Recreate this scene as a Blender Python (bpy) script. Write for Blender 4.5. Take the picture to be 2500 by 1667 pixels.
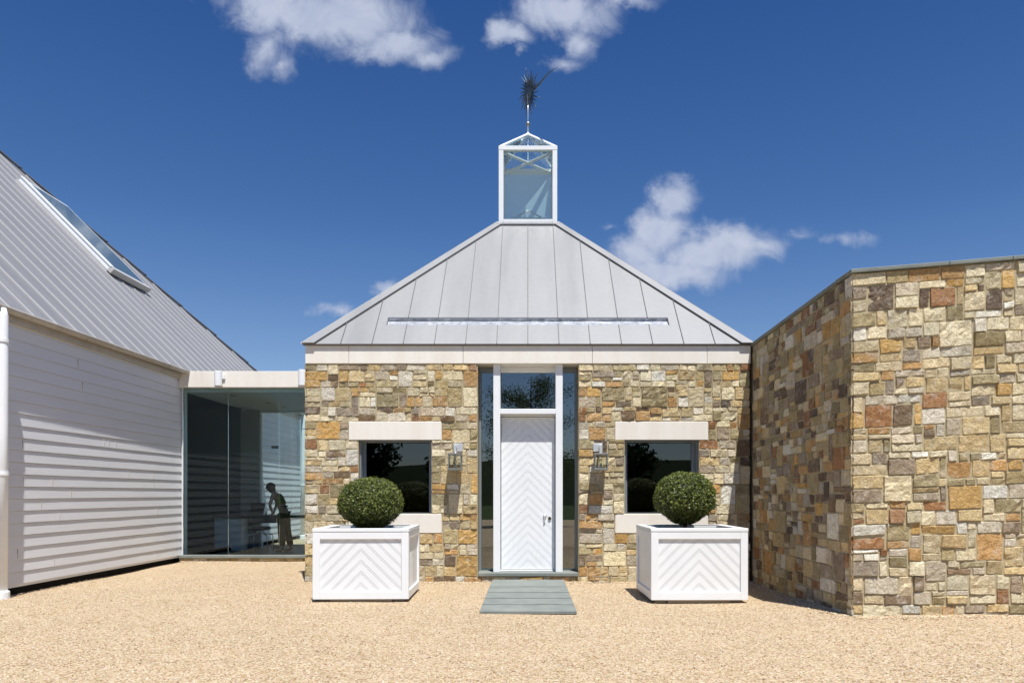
import bpy, bmesh, math, random
from mathutils import Vector, Matrix, noise
R = math.radians
K = 0.875                      # all lengths below are scaled by this once, at the very end
for o in list(bpy.data.objects): bpy.data.objects.remove(o)
scn = bpy.context.scene
COL = scn.collection

# ------------------------------------------------------------------ camera
cd = bpy.data.cameras.new('camera'); cam = bpy.data.objects.new('camera', cd); COL.objects.link(cam)
cam.location = (0, 0, 1.62); cam.rotation_euler = (R(90), 0, 0)
cd.sensor_width = 36; cd.lens = 36 * 1850 / 2500.0
cd.shift_x = -39 / 2500.0; cd.shift_y = 370.5 / 2500.0
cd.clip_start = 0.05; cd.clip_end = 3000
scn.camera = cam
scn.render.resolution_x = 1024; scn.render.resolution_y = 682

# ------------------------------------------------------------------ light
SUN = Vector((0.13, -0.385, 1.0)).normalized()
ld = bpy.data.lights.new('sun', 'SUN'); ld.energy = 5.0; ld.angle = R(0.5); ld.color = (1.0, 0.972, 0.925)
sun = bpy.data.objects.new('sun', ld); COL.objects.link(sun)
sun.rotation_euler = SUN.to_track_quat('Z', 'Y').to_euler()
scn.view_settings.view_transform = 'Standard'; scn.view_settings.look = 'None'
scn.view_settings.exposure = 0.46; scn.view_settings.gamma = 1.0; scn.view_settings.use_curve_mapping = False

# ------------------------------------------------------------------ world: sky and clouds
w = bpy.data.worlds.new('World'); scn.world = w; w.use_nodes = True
nt = w.node_tree; N = nt.nodes; L = nt.links
for n in list(N): N.remove(n)
def wn(t, **k):
    n = N.new(t)
    for a, b in k.items(): setattr(n, a, b)
    return n
out = wn('ShaderNodeOutputWorld'); bg = wn('ShaderNodeBackground'); bg.inputs[1].default_value = 1.0
sky = wn('ShaderNodeTexSky'); sky.sky_type = 'NISHITA'; sky.sun_disc = False
sky.sun_elevation = math.asin(SUN.z); sky.sun_rotation = math.atan2(SUN.x, SUN.y)
sky.altitude = 400; sky.air_density = 1.0; sky.dust_density = 0.6; sky.ozone_density = 3.0
tc = wn('ShaderNodeTexCoord'); sp = wn('ShaderNodeSeparateXYZ'); L.new(tc.outputs['Generated'], sp.inputs[0])
def wm(op, a, b=None, c=None, clamp=False):
    n = wn('ShaderNodeMath'); n.operation = op; n.use_clamp = clamp
    for i, x in enumerate((a, b, c)):
        if x is None: continue
        if isinstance(x, (int, float)): n.inputs[i].default_value = x
        else: L.new(x, n.inputs[i])
    return n.outputs[0]
yy = wm('MAXIMUM', sp.outputs[1], 0.02)
uu = wm('DIVIDE', sp.outputs[0], yy); vv = wm('DIVIDE', sp.outputs[2], yy)
cb = wn('ShaderNodeCombineXYZ'); L.new(uu, cb.inputs[0]); L.new(vv, cb.inputs[1])
CL = [ # display x, y, rx, ry, strength
 (770,35,225,105,1.15),(620,10,115,95,.85),(900,95,130,60,.95),(975,125,70,40,.75),(595,105,60,75,.62),(640,150,40,40,.5),(480,0,60,25,.45),
 (1300,20,150,65,.9),(1170,88,65,38,.85),(1320,95,65,62,.75),(1290,152,60,24,.5),(1430,2,95,22,.65),(1180,130,30,20,.5),
 (1552,445,66,55,.95),(1515,520,80,75,1.0),(1640,565,150,66,1.0),(1465,575,110,52,.85),(1550,615,160,48,.9),(1735,572,75,40,.62),(1945,563,62,24,.50),(1840,548,60,18,.28),
 (895,655,44,28,.62),(785,715,46,22,.50),(1390,520,30,18,.4)]
# warp
nz = wn('ShaderNodeTexNoise'); nz.inputs['Scale'].default_value = 7.5; nz.inputs['Detail'].default_value = 9; nz.inputs['Roughness'].default_value = .62
L.new(cb.outputs[0], nz.inputs['Vector'])
nzb = wn('ShaderNodeTexNoise'); nzb.inputs['Scale'].default_value = 17; nzb.inputs['Detail'].default_value = 6; nzb.inputs['Roughness'].default_value = .6
nzb.inputs['Distortion'].default_value = .8
L.new(cb.outputs[0], nzb.inputs['Vector'])
wv = wn('ShaderNodeVectorMath'); wv.operation = 'MULTIPLY_ADD'; L.new(nz.outputs['Color'], wv.inputs[0]); wv.inputs[1].default_value = (.12, .10, 0); L.new(cb.outputs[0], wv.inputs[2])
best = None
for (cx, cy, rx, ry, s) in CL:
    u0 = (cx * 1.063 - 1289) / 1850 + .060; v0 = (1204 - cy * 1.063) / 1850 + .050
    su = 1850 / (rx * 1.063); sv = 1850 / (ry * 1.063)
    n = wn('ShaderNodeVectorMath'); n.operation = 'MULTIPLY_ADD'
    L.new(wv.outputs[0], n.inputs[0]); n.inputs[1].default_value = (su, sv, 0); n.inputs[2].default_value = (-u0 * su, -v0 * sv, 0)
    l = wn('ShaderNodeVectorMath'); l.operation = 'LENGTH'; L.new(n.outputs[0], l.inputs[0])
    d = wm('MULTIPLY_ADD', l.outputs['Value'], -s, s)
    best = d if best is None else wm('SMOOTH_MAX', best, d, .12)
den = wm('ADD', best, wm('MULTIPLY_ADD', nz.outputs[0], 1.0, -.44))
den = wm('ADD', den, wm('MULTIPLY_ADD', nzb.outputs[0], .85, -.43))
mr = wn('ShaderNodeMapRange'); mr.interpolation_type = 'SMOOTHSTEP'; L.new(den, mr.inputs[0]); mr.inputs[1].default_value = -.04; mr.inputs[2].default_value = .78; mr.inputs[4].default_value = .93
al = wm('MULTIPLY', mr.outputs[0], wm('GREATER_THAN', sp.outputs[1], .03))
cr = wn('ShaderNodeMixRGB'); L.new(wm('MULTIPLY_ADD', nzb.outputs[0], 1.2, -.2, clamp=True), cr.inputs[0])
cr.inputs[1].default_value = (.29, .34, .47, 1); cr.inputs[2].default_value = (.49, .52, .60, 1)
sks = wn('ShaderNodeVectorMath'); sks.operation = 'SCALE'; L.new(sky.outputs[0], sks.inputs[0]); sks.inputs['Scale'].default_value = .090
skt = wn('ShaderNodeVectorMath'); skt.operation = 'MULTIPLY'; L.new(sks.outputs[0], skt.inputs[0]); tr_ = wn('ShaderNodeValToRGB'); L.new(sp.outputs[2], tr_.inputs[0]); e_ = tr_.color_ramp.elements; e_[0].position = .10; e_[0].color = (.80, .82, .90, 1); e_[1].position = .56; e_[1].color = (.22, .46, .78, 1); x_ = e_.new(.33); x_.color = (.40, .60, .84, 1); L.new(tr_.outputs[0], skt.inputs[1])
mx = wn('ShaderNodeMixRGB'); L.new(al, mx.inputs[0]); L.new(skt.outputs[0], mx.inputs[1]); L.new(cr.outputs[0], mx.inputs[2])
L.new(mx.outputs[0], bg.inputs[0]); L.new(bg.outputs[0], out.inputs[0])

# ------------------------------------------------------------------ materials
def lin(c): return tuple((x / 255 / 12.92 if x / 255 <= .04045 else ((x / 255 + .055) / 1.055) ** 2.4) for x in c)
class Mat:
    def __init__(s, name, color=(.5, .5, .5), rough=.6, metal=0, spec=.5):
        s.m = bpy.data.materials.new(name); s.m.use_nodes = True; s.t = s.m.node_tree
        s.b = s.t.nodes['Principled BSDF']; s.out = s.t.nodes['Material Output']
        s.b.inputs['Base Color'].default_value = (*color, 1); s.b.inputs['Roughness'].default_value = rough
        s.b.inputs['Metallic'].default_value = metal; s.b.inputs['Specular IOR Level'].default_value = spec
        s.tc = None
    def n(s, t, **k):
        n = s.t.nodes.new(t)
        for a, b in k.items(): setattr(n, a, b)
        return n
    def l(s, a, b): s.t.links.new(a, b)
    def co(s):
        if not s.tc: s.tc = s.n('ShaderNodeTexCoord')
        return s.tc.outputs['Object']
    def scaled(s, v, src=None):
        m = s.n('ShaderNodeVectorMath', operation='MULTIPLY'); s.l(src or s.co(), m.inputs[0]); m.inputs[1].default_value = v
        return m.outputs[0]
    def noise(s, scale, detail=4, rough=.55, vec=None, dist=0, dim='3D', w=None):
        n = s.n('ShaderNodeTexNoise', noise_dimensions=dim); n.inputs['Scale'].default_value = scale; n.inputs['Detail'].default_value = detail
        n.inputs['Roughness'].default_value = rough; n.inputs['Distortion'].default_value = dist
        s.l(vec or s.co(), n.inputs['Vector'])
        if w is not None: s.l(w, n.inputs['W'])
        return n.outputs[0]
    def math(s, op, a, b=None, c=None, clamp=False):
        n = s.n('ShaderNodeMath', operation=op, use_clamp=clamp)
        for i, x in enumerate((a, b, c)):
            if x is None: continue
            if isinstance(x, (int, float)): n.inputs[i].default_value = x
            else: s.l(x, n.inputs[i])
        return n.outputs[0]
    def rng(s, v, a, b, c=0, d=1):
        n = s.n('ShaderNodeMapRange'); s.l(v, n.inputs[0])
        for i, x in enumerate((a, b, c, d)): n.inputs[i + 1].default_value = x
        return n.outputs[0]
    def mix(s, f, a, b, mode='MIX'):
        n = s.n('ShaderNodeMixRGB', blend_type=mode)
        for i, x in enumerate((f, a, b)):
            if isinstance(x, (int, float)): n.inputs[i].default_value = x
            elif isinstance(x, tuple): n.inputs[i].default_value = (*x[:3], 1)
            else: s.l(x, n.inputs[i])
        return n.outputs[0]
    def color(s, x): s.l(x, s.b.inputs['Base Color'])
    def bump(s, h, dist=.01, strength=1, prev=None):
        n = s.n('ShaderNodeBump'); n.inputs['Distance'].default_value = dist; n.inputs['Strength'].default_value = strength
        s.l(h, n.inputs['Height'])
        if prev: s.l(prev, n.inputs['Normal'])
        s.l(n.outputs[0], s.b.inputs['Normal']); return n.outputs[0]

M = {}
# rubble stone, one colour per stone in the 'Col' attribute
m = Mat('rubble_stone', rough=.85, spec=.25); at = m.n('ShaderNodeAttribute', attribute_name='Col')
seed = m.math('MULTIPLY', at.outputs['Alpha'], 90.0)
n1 = m.noise(9, 6, .65, dim='4D', w=seed, dist=.6)
n2 = m.noise(55, 5, .6, dim='4D', w=seed)
n3 = m.noise(5.5, 4, .55, dim='4D', w=m.math('ADD', seed, 31.0), dist=1.5)
c = m.mix(m.rng(n1, .54, .69, 0, .6), at.outputs['Color'], m.mix(1, at.outputs['Color'], (.56, .47, .36), 'MULTIPLY'))
c = m.mix(m.rng(n3, .59, .67, 0, .5), c, m.mix(.45, at.outputs['Color'], (.48, .29, .15)))
c = m.mix(m.rng(n1, .47, .34, 0, .6), c, m.mix(.55, c, (.78, .74, .66)))
c = m.mix(1, c, m.mix(m.rng(n2, .3, .7), (.60, .59, .58), (1.17, 1.16, 1.14)), 'MULTIPLY')
m.color(c)
b1 = m.bump(m.noise(14, 8, .68, dim='4D', w=seed, dist=.8), .035, .9)
M['stone'] = m
m = Mat('mortar', lin((170, 156, 122)), .95, spec=.1); m.color(m.mix(m.noise(60, 4), lin((150, 137, 108)), lin((192, 180, 150)))); m.bump(m.noise(90, 4), .004, .8); M['mortar'] = m
m = Mat('limestone', rough=.8, spec=.25)
c = m.mix(m.rng(m.noise(1.3, 5, .6, vec=m.scaled((3.2, 3.2, .35))), .35, .7), lin((231, 227, 218)), lin((224, 217, 205)))
m.color(m.mix(m.rng(m.noise(26, 5), .45, .8, 0, .15), c, lin((190, 178, 160)))); m.bump(m.noise(120, 3), .0015, .6); M['lime'] = m
m = Mat('white_paint', (.79, .81, .82), .38, spec=.45)
m.color(m.mix(m.rng(m.noise(2.2, 5, .6), .4, .75), (.79, .81, .82), (.75, .768, .775))); m.bump(m.noise(160, 2), .0006, .5); M['white'] = m
m = Mat('siding_paint', rough=.5, spec=.4)
c = m.mix(m.rng(m.noise(1.6, 5, .6, vec=m.scaled((1, .25, 2.5))), .3, .75), (.735, .745, .765), (.68, .69, .705))
m.color(c); m.bump(m.noise(35, 4, vec=m.scaled((1, .12, 1))), .002, .5); M['siding'] = m
m = Mat('cream_paint', (.62, .58, .52), .45); m.color(m.mix(m.rng(m.noise(3, 4), .4, .8), (.47, .44, .39), (.36, .33, .28))); M['cream'] = m
def zinc(name, a, b, rough, metal, streak):
    m = Mat(name, rough=rough, metal=metal, spec=.5)
    n = m.noise(1.0, 5, .6, vec=m.scaled(streak)); n2 = m.noise(14, 4, .6)
    c = m.mix(m.rng(n, .3, .7), a, b); m.color(m.mix(m.rng(n2, .4, .8, 0, .22), c, tuple(x * .8 for x in a)))
    m.l(m.rng(n, .3, .7, rough - .06, rough + .1), m.b.inputs['Roughness'])
    m.bump(m.noise(2.6, 3), .010, .35); return m
M['zinc'] = zinc('zinc_roof', (.245, .247, .250), (.272, .274, .276), .50, .22, (1.7, .2, .2))
M['barnroof'] = zinc('grey_metal_roof', (.235, .233, .240), (.275, .272, .277), .5, .2, (.25, 3.0, .25))
M['seam'] = Mat('seam_metal', (.48, .475, .47), .5, .1)
m = Mat('galvanised', rough=.35, metal=.6); m.color(m.mix(m.rng(m.noise(9, 6, .7), .35, .65), (.38, .41, .47), (.80, .82, .86))); m.bump(m.noise(7, 4), .03, .8); M['galv'] = m
M['darkseam'] = Mat('dark_flashing', (.13, .135, .145), .5, .3)
m = Mat('bluestone', rough=.7, spec=.3)
m.color(m.mix(m.rng(m.noise(3.5, 6, .65), .3, .7), lin((110, 117, 114)), lin((133, 137, 131)))); m.bump(m.noise(30, 5), .003, .6); M['blue'] = m
m = Mat('gravel', rough=.9, spec=.2)
vo = m.n('ShaderNodeTexVoronoi'); vo.inputs['Scale'].default_value = 62; vo.inputs['Randomness'].default_value = 1.0; m.l(m.co(), vo.inputs['Vector'])
hs = m.n('ShaderNodeSeparateColor'); m.l(vo.outputs['Color'], hs.inputs[0])
rp = m.n('ShaderNodeValToRGB'); m.l(hs.outputs[0], rp.inputs[0]); e = rp.color_ramp.elements
e[0].position = 0; e[0].color = (*lin((150, 126, 97)), 1); e[1].position = 1; e[1].color = (*lin((222, 210, 192)), 1)
for p_, c_ in ((.14, (174, 150, 117)), (.4, (190, 168, 137)), (.75, (202, 184, 156)), (.88, (198, 182, 156))):
    x = e.new(p_); x.color = (*lin(c_), 1)
big = m.noise(.7, 5, .6); c = m.mix(1, rp.outputs[0], m.mix(m.rng(big, .3, .7), (.93, .92, .90), (1.05, 1.04, 1.03)), 'MULTIPLY')
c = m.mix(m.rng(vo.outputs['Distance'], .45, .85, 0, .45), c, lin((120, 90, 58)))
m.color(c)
hgt = m.math('MULTIPLY_ADD', vo.outputs['Distance'], -1.0, m.math('MULTIPLY', hs.outputs[1], .8))
b_ = m.bump(m.noise(9, 5, .65), .035, .7); m.bump(hgt, .011, .85, prev=b_); M['gravel'] = m
m = Mat('pebble', rough=.9, spec=.2); at = m.n('ShaderNodeAttribute', attribute_name='Col'); m.color(at.outputs['Color']); M['pebble'] = m
m = Mat('grass', rough=.9, spec=.1); m.color(m.mix(m.noise(.3, 6, .7), (.028, .042, .012), (.055, .075, .022))); M['grass'] = m
m = Mat('hillside', rough=.95, spec=.05); m.color(m.mix(m.noise(.15, 6, .7), (.010, .015, .006), (.024, .032, .011))); M['hill'] = m
M['black'] = Mat('dark_foundation', (.02, .019, .018), .9, spec=.1)
M['soil'] = Mat('soil', (.035, .027, .020), .95, spec=.1)
m = Mat('slate_floor', rough=.5, spec=.4)
br = m.n('ShaderNodeTexBrick'); br.inputs['Scale'].default_value = 1.6; m.l(m.co(), br.inputs['Vector']); br.inputs['Color1'].default_value = (.13, .145, .135, 1); br.inputs['Color2'].default_value = (.17, .18, .165, 1); br.inputs['Mortar'].default_value = (.07, .07, .07, 1); br.inputs['Mortar Size'].default_value = .012
m.color(br.outputs[0]); M['slate'] = m
M['room'] = Mat('interior_plaster', (.30, .31, .31), .9, spec=.1)
M['ceil'] = Mat('ceiling_paint', (.62, .63, .62), .9, spec=.1)
M['dark'] = Mat('dark_panel', (.035, .04, .045), .35)
M['dwall'] = Mat('dark_plaster', (.16, .18, .19), .8, spec=.1)
M['greyframe'] = Mat('grey_frame_metal', (.24, .27, .29), .4, .3)
M['chrome'] = Mat('polished_nickel', (.90, .90, .88), .32, .75)
M['pewter'] = Mat('pewter_metal', (.30, .30, .28), .38, .7)
m = Mat('vane_metal', rough=.5, metal=.6); m.color(m.mix(m.noise(12, 4), (.035, .05, .07), (.16, .19, .23))); M['vane'] = m
M['bronze'] = Mat('bronze_lock', (.12, .09, .06), .35, .9)
M['candle'] = Mat('ivory_candle_sleeve', (.75, .72, .62), .5)
M['wood'] = Mat('timber_foot', (.33, .27, .2), .8)
M['skin'] = Mat('skin', (.42, .25, .18), .55); M['hair'] = Mat('hair', (.055, .030, .018), .6)
m = Mat('olive_cotton', (.20, .21, .085), .9, spec=.1); m.bump(m.noise(12, 3), .02, .5); M['top'] = m
m = Mat('dark_trousers', (.018, .018, .016), .9, spec=.1); m.bump(m.noise(9, 3), .02, .5); M['trouser'] = m
M['leather'] = Mat('brown_belt', (.10, .06, .03), .5)
m = Mat('bark', rough=.95, spec=.1); m.color(m.mix(m.noise(14, 5, vec=m.scaled((1, 1, .2))), (.05, .036, .025), (.13, .10, .075))); M['bark'] = m
def leafmat(name, a, b, rough=.45):
    m = Mat(name, rough=rough, spec=.4); at = m.n('ShaderNodeAttribute', attribute_name='Col')
    m.color(m.mix(at.outputs['Fac'], a, b)); m.b.inputs['Transmission Weight'].default_value = 0
    tr = m.n('ShaderNodeBsdfTranslucent'); tr.inputs[0].default_value = (*[x * 1.5 for x in b], 1)
    mm = m.n('ShaderNodeMixShader'); mm.inputs[0].default_value = .18
    m.l(m.b.outputs[0], mm.inputs[1]); m.l(tr.outputs[0], mm.inputs[2]); m.l(mm.outputs[0], m.out.inputs['Surface']); return m
M['box'] = leafmat('boxwood_leaf', (.024, .044, .006), (.22, .245, .048), .42)
M['leaf'] = leafmat('tree_leaf', (.03, .05, .015), (.08, .12, .035))
M['conifer'] = leafmat('conifer_leaf', (.010, .020, .008), (.035, .055, .02))
def glass(name, tint, ior, dust=0, dustcol=(.6, .7, .75)):
    m = Mat(name); m.t.nodes.remove(m.b)
    tr = m.n('ShaderNodeBsdfTransparent'); tr.inputs[0].default_value = (*tint, 1)
    gl = m.n('ShaderNodeBsdfGlossy'); gl.inputs['Roughness'].default_value = 0.0; gl.inputs[0].default_value = (.93, .96, .97, 1)
    fr = m.n('ShaderNodeFresnel'); fr.inputs[0].default_value = ior
    ge = m.n('ShaderNodeNewGeometry'); 
    # same reflectance from either side of the sheet
    bf = m.mix(ge.outputs['Backfacing'], (0, 0, 0), (1, 1, 1))
    fv = m.n('ShaderNodeMixRGB'); m.l(ge.outputs['Backfacing'], fv.inputs[0]); fv.inputs[1].default_value = (ior,) * 3 + (1,); fv.inputs[2].default_value = (1 / ior,) * 3 + (1,)
    inv = m.math('ADD', m.math('MULTIPLY', ge.outputs['Backfacing'], ior - 1 / ior), 1 / ior)
    i2 = m.math('SUBTRACT', ior + 1 / ior, inv)
    # Fresnel already inverts for back faces, so give it 1/ior there
    m.l(m.math('ADD', m.math('MULTIPLY', m.math('SUBTRACT', 1, ge.outputs['Backfacing']), ior), m.math('MULTIPLY', ge.outputs['Backfacing'], ior)), fr.inputs[0])
    base = tr.outputs[0]
    if dust:
        df = m.n('ShaderNodeBsdfDiffuse'); df.inputs[0].default_value = (*dustcol, 1)
        tl = m.n('ShaderNodeBsdfTranslucent'); tl.inputs[0].default_value = (*dustcol, 1)
        a = m.n('ShaderNodeMixShader'); a.inputs[0].default_value = .5; m.l(df.outputs[0], a.inputs[1]); m.l(tl.outputs[0], a.inputs[2])
        d = m.n('ShaderNodeMixShader'); d.inputs[0].default_value = dust; m.l(tr.outputs[0], d.inputs[1]); m.l(a.outputs[0], d.inputs[2]); base = d.outputs[0]
    mx = m.n('ShaderNodeMixShader'); m.l(fr.outputs[0], mx.inputs[0]); m.l(base, mx.inputs[1]); m.l(gl.outputs[0], mx.inputs[2])
    m.l(mx.outputs[0], m.out.inputs['Surface']); return m
M['doorglass'] = glass('entrance_glass', (.45, .5, .5), 2.5)
M['winglass'] = glass('window_glass', (.35, .38, .38), 1.9)
M['linkglass'] = glass('tinted_glass', (.86, .96, .98), 1.36)
M['cupglass'] = glass('cupola_glass', (.86, .95, .95), 1.45, .08)
M['cupback'] = glass('hazy_cupola_glass', (.80, .90, .92), 1.35, .68, (.80, .95, 1.0))
M['skyglass'] = glass('skylight_glass', (.3, .45, .5), 1.9, .55, (.30, .44, .50))
M['lampglass'] = glass('lantern_glass', (.93, .95, .93), 1.5)

# ------------------------------------------------------------------ mesh builder
class MB:
    def __init__(s): s.v = []; s.f = []; s.c = []
    def quad(s, *p):
        i = len(s.v); s.v += [tuple(q) for q in p]; s.f.append(tuple(range(i, i + len(p))))
    def box(s, x0, x1, y0, y1, z0, z1):
        i = len(s.v)
        s.v += [(x0, y0, z0), (x1, y0, z0), (x1, y1, z0), (x0, y1, z0), (x0, y0, z1), (x1, y0, z1), (x1, y1, z1), (x0, y1, z1)]
        s.f += [(i, i + 3, i + 2, i + 1), (i + 4, i + 5, i + 6, i + 7), (i, i + 1, i + 5, i + 4), (i + 1, i + 2, i + 6, i + 5), (i + 2, i + 3, i + 7, i + 6), (i + 3, i, i + 4, i + 7)]
        return s
    def prism(s, poly, off):   # closed polygon swept by a vector
        off = Vector(off); i = len(s.v); n = len(poly); P = [Vector(p) for p in poly]
        s.v += [tuple(p) for p in P] + [tuple(p + off) for p in P]
        nrm = Vector((0, 0, 0))
        for k in range(n): nrm += P[k].cross(P[(k + 1) % n])
        fl = nrm.dot(off) > 0
        a = list(range(i, i + n)); b = list(range(i + n, i + 2 * n))
        s.f.append(tuple(reversed(a)) if fl else tuple(a)); s.f.append(tuple(b) if fl else tuple(reversed(b)))
        for k in range(n):
            q = (a[k], a[(k + 1) % n], b[(k + 1) % n], b[k]); s.f.append(q if fl else q[::-1])
        return s
    def tube(s, pts, rad, n=10, cap=True):
        P = [Vector(p) for p in pts]; rs = rad if isinstance(rad, (list, tuple)) else [rad] * len(P)
        base = len(s.v); up = None
        for k, p in enumerate(P):
            d = (P[min(k + 1, len(P) - 1)] - P[max(k - 1, 0)]).normalized()
            if up is None: up = Vector((0, 0, 1)) if abs(d.z) < .9 else Vector((1, 0, 0))
            a = d.cross(up).normalized(); b = a.cross(d).normalized(); up = b
            for j in range(n):
                t = 2 * math.pi * j / n; s.v.append(tuple(p + a * math.cos(t) * rs[k] + b * math.sin(t) * rs[k]))
        for k in range(len(P) - 1):
            for j in range(n):
                q0 = base + k * n + j; q1 = base + k * n + (j + 1) % n; s.f.append((q0, q1, q1 + n, q0 + n))
        if cap:
            s.f.append(tuple(reversed(range(base, base + n)))); s.f.append(tuple(range(base + (len(P) - 1) * n, base + len(P) * n)))
        return s
    def ball(s, c, r, n=16, mth=10, sc=(1, 1, 1)):
        b = len(s.v); c = Vector(c)
        for i in range(mth + 1):
            a = math.pi * i / mth
            for j in range(n):
                t = 2 * math.pi * j / n
                s.v.append((c.x + r * sc[0] * math.sin(a) * math.cos(t), c.y + r * sc[1] * math.sin(a) * math.sin(t), c.z + r * sc[2] * math.cos(a)))
        for i in range(mth):
            for j in range(n):
                q = b + i * n + j; q1 = b + i * n + (j + 1) % n; s.f.append((q, q + n, q1 + n, q1))
        return s
    def lattice(s, xs, zs, hole, y0, y1, top=True):   # wall in the x-z plane with rectangular holes
        F = lambda i, j: 0 <= i < len(xs) - 1 and 0 <= j < len(zs) - 1 and not hole((xs[i] + xs[i + 1]) / 2, (zs[j] + zs[j + 1]) / 2)
        for i in range(len(xs) - 1):
            for j in range(len(zs) - 1):
                if not F(i, j): continue
                a, b, c, d = xs[i], xs[i + 1], zs[j], zs[j + 1]
                s.quad((a, y0, c), (b, y0, c), (b, y0, d), (a, y0, d)); s.quad((b, y1, c), (a, y1, c), (a, y1, d), (b, y1, d))
                if not F(i - 1, j): s.quad((a, y1, c), (a, y0, c), (a, y0, d), (a, y1, d))
                if not F(i + 1, j): s.quad((b, y0, c), (b, y1, c), (b, y1, d), (b, y0, d))
                if not F(i, j + 1): s.quad((a, y0, d), (b, y0, d), (b, y1, d), (a, y1, d))
                if not F(i, j - 1): s.quad((a, y1, c), (b, y1, c), (b, y0, c), (a, y0, c))
        return s
    def build(s, name, mat, parent=None, bevel=0, smooth=False, seg=1, merge=False):
        me = bpy.data.meshes.new(name)
        org = Vector(wloc(parent)) if parent else Vector((0, 0, 0))
        me.from_pydata([tuple(Vector(p) - org) for p in s.v], [], s.f); me.update()
        if s.c:
            a = me.color_attributes.new('Col', 'FLOAT_COLOR', 'CORNER'); buf = []
            for p, cc in zip(me.polygons, s.c): buf += list(cc) * p.loop_total
            a.data.foreach_set('color', buf)
        if bevel or merge:
            bm = bmesh.new(); bm.from_mesh(me)
            bmesh.ops.remove_doubles(bm, verts=bm.verts, dist=1e-5)
            if bevel:
                ed = [e for e in bm.edges if len(e.link_faces) == 2 and e.calc_face_angle(0) > R(28)]
                bmesh.ops.bevel(bm, geom=ed, offset=bevel, segments=seg, profile=.5, affect='EDGES', clamp_overlap=True)
            bm.to_mesh(me); bm.free()
        if smooth:
            me.polygons.foreach_set('use_smooth', [True] * len(me.polygons))
        me.materials.append(M[mat].m if isinstance(mat, str) else mat.m)
        o = bpy.data.objects.new(name, me); COL.objects.link(o)
        if parent: o.parent = parent
        return o
WL = {}
def wloc(p):
    x = Vector((0, 0, 0))
    while p: x = x + p.location; p = p.parent
    return x
def tag(o, label=None, cat=None, group=None, kind=None):
    if label: o['label'] = label
    if cat: o['category'] = cat
    if group: o['group'] = group
    if kind: o['kind'] = kind
    return o
def root(name, loc, label, cat, group=None, rz=0):
    o = bpy.data.objects.new(name, None); COL.objects.link(o); o.location = loc; o.rotation_euler.z = rz; o.empty_display_size = .3
    return tag(o, label, cat, group)

# ------------------------------------------------------------------ rubble masonry
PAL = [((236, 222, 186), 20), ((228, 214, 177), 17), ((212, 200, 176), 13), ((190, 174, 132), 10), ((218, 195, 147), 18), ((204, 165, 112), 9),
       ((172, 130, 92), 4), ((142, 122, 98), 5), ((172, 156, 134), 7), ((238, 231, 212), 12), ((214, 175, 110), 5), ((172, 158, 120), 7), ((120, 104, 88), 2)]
WEIGHT = None
def pick(rg):
    c = rg.choices([p[0] for p in PAL], WEIGHT or [p[1] for p in PAL])[0]
    k = rg.uniform(.90, 1.06); q = rg.uniform(-4, 4)
    c = [min(246, c[0] * k + q), min(244, c[1] * k), min(240, c[2] * k - q)]
    return [x / 1.12 for x in lin(c)] + [rg.random()]
def ticks(keys, step):
    out = [keys[0]]
    for a, b in zip(keys, keys[1:]):
        n = max(1, round((b - a) / step)); out += [a + (b - a) * i / n for i in range(1, n + 1)]
    return out
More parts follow.
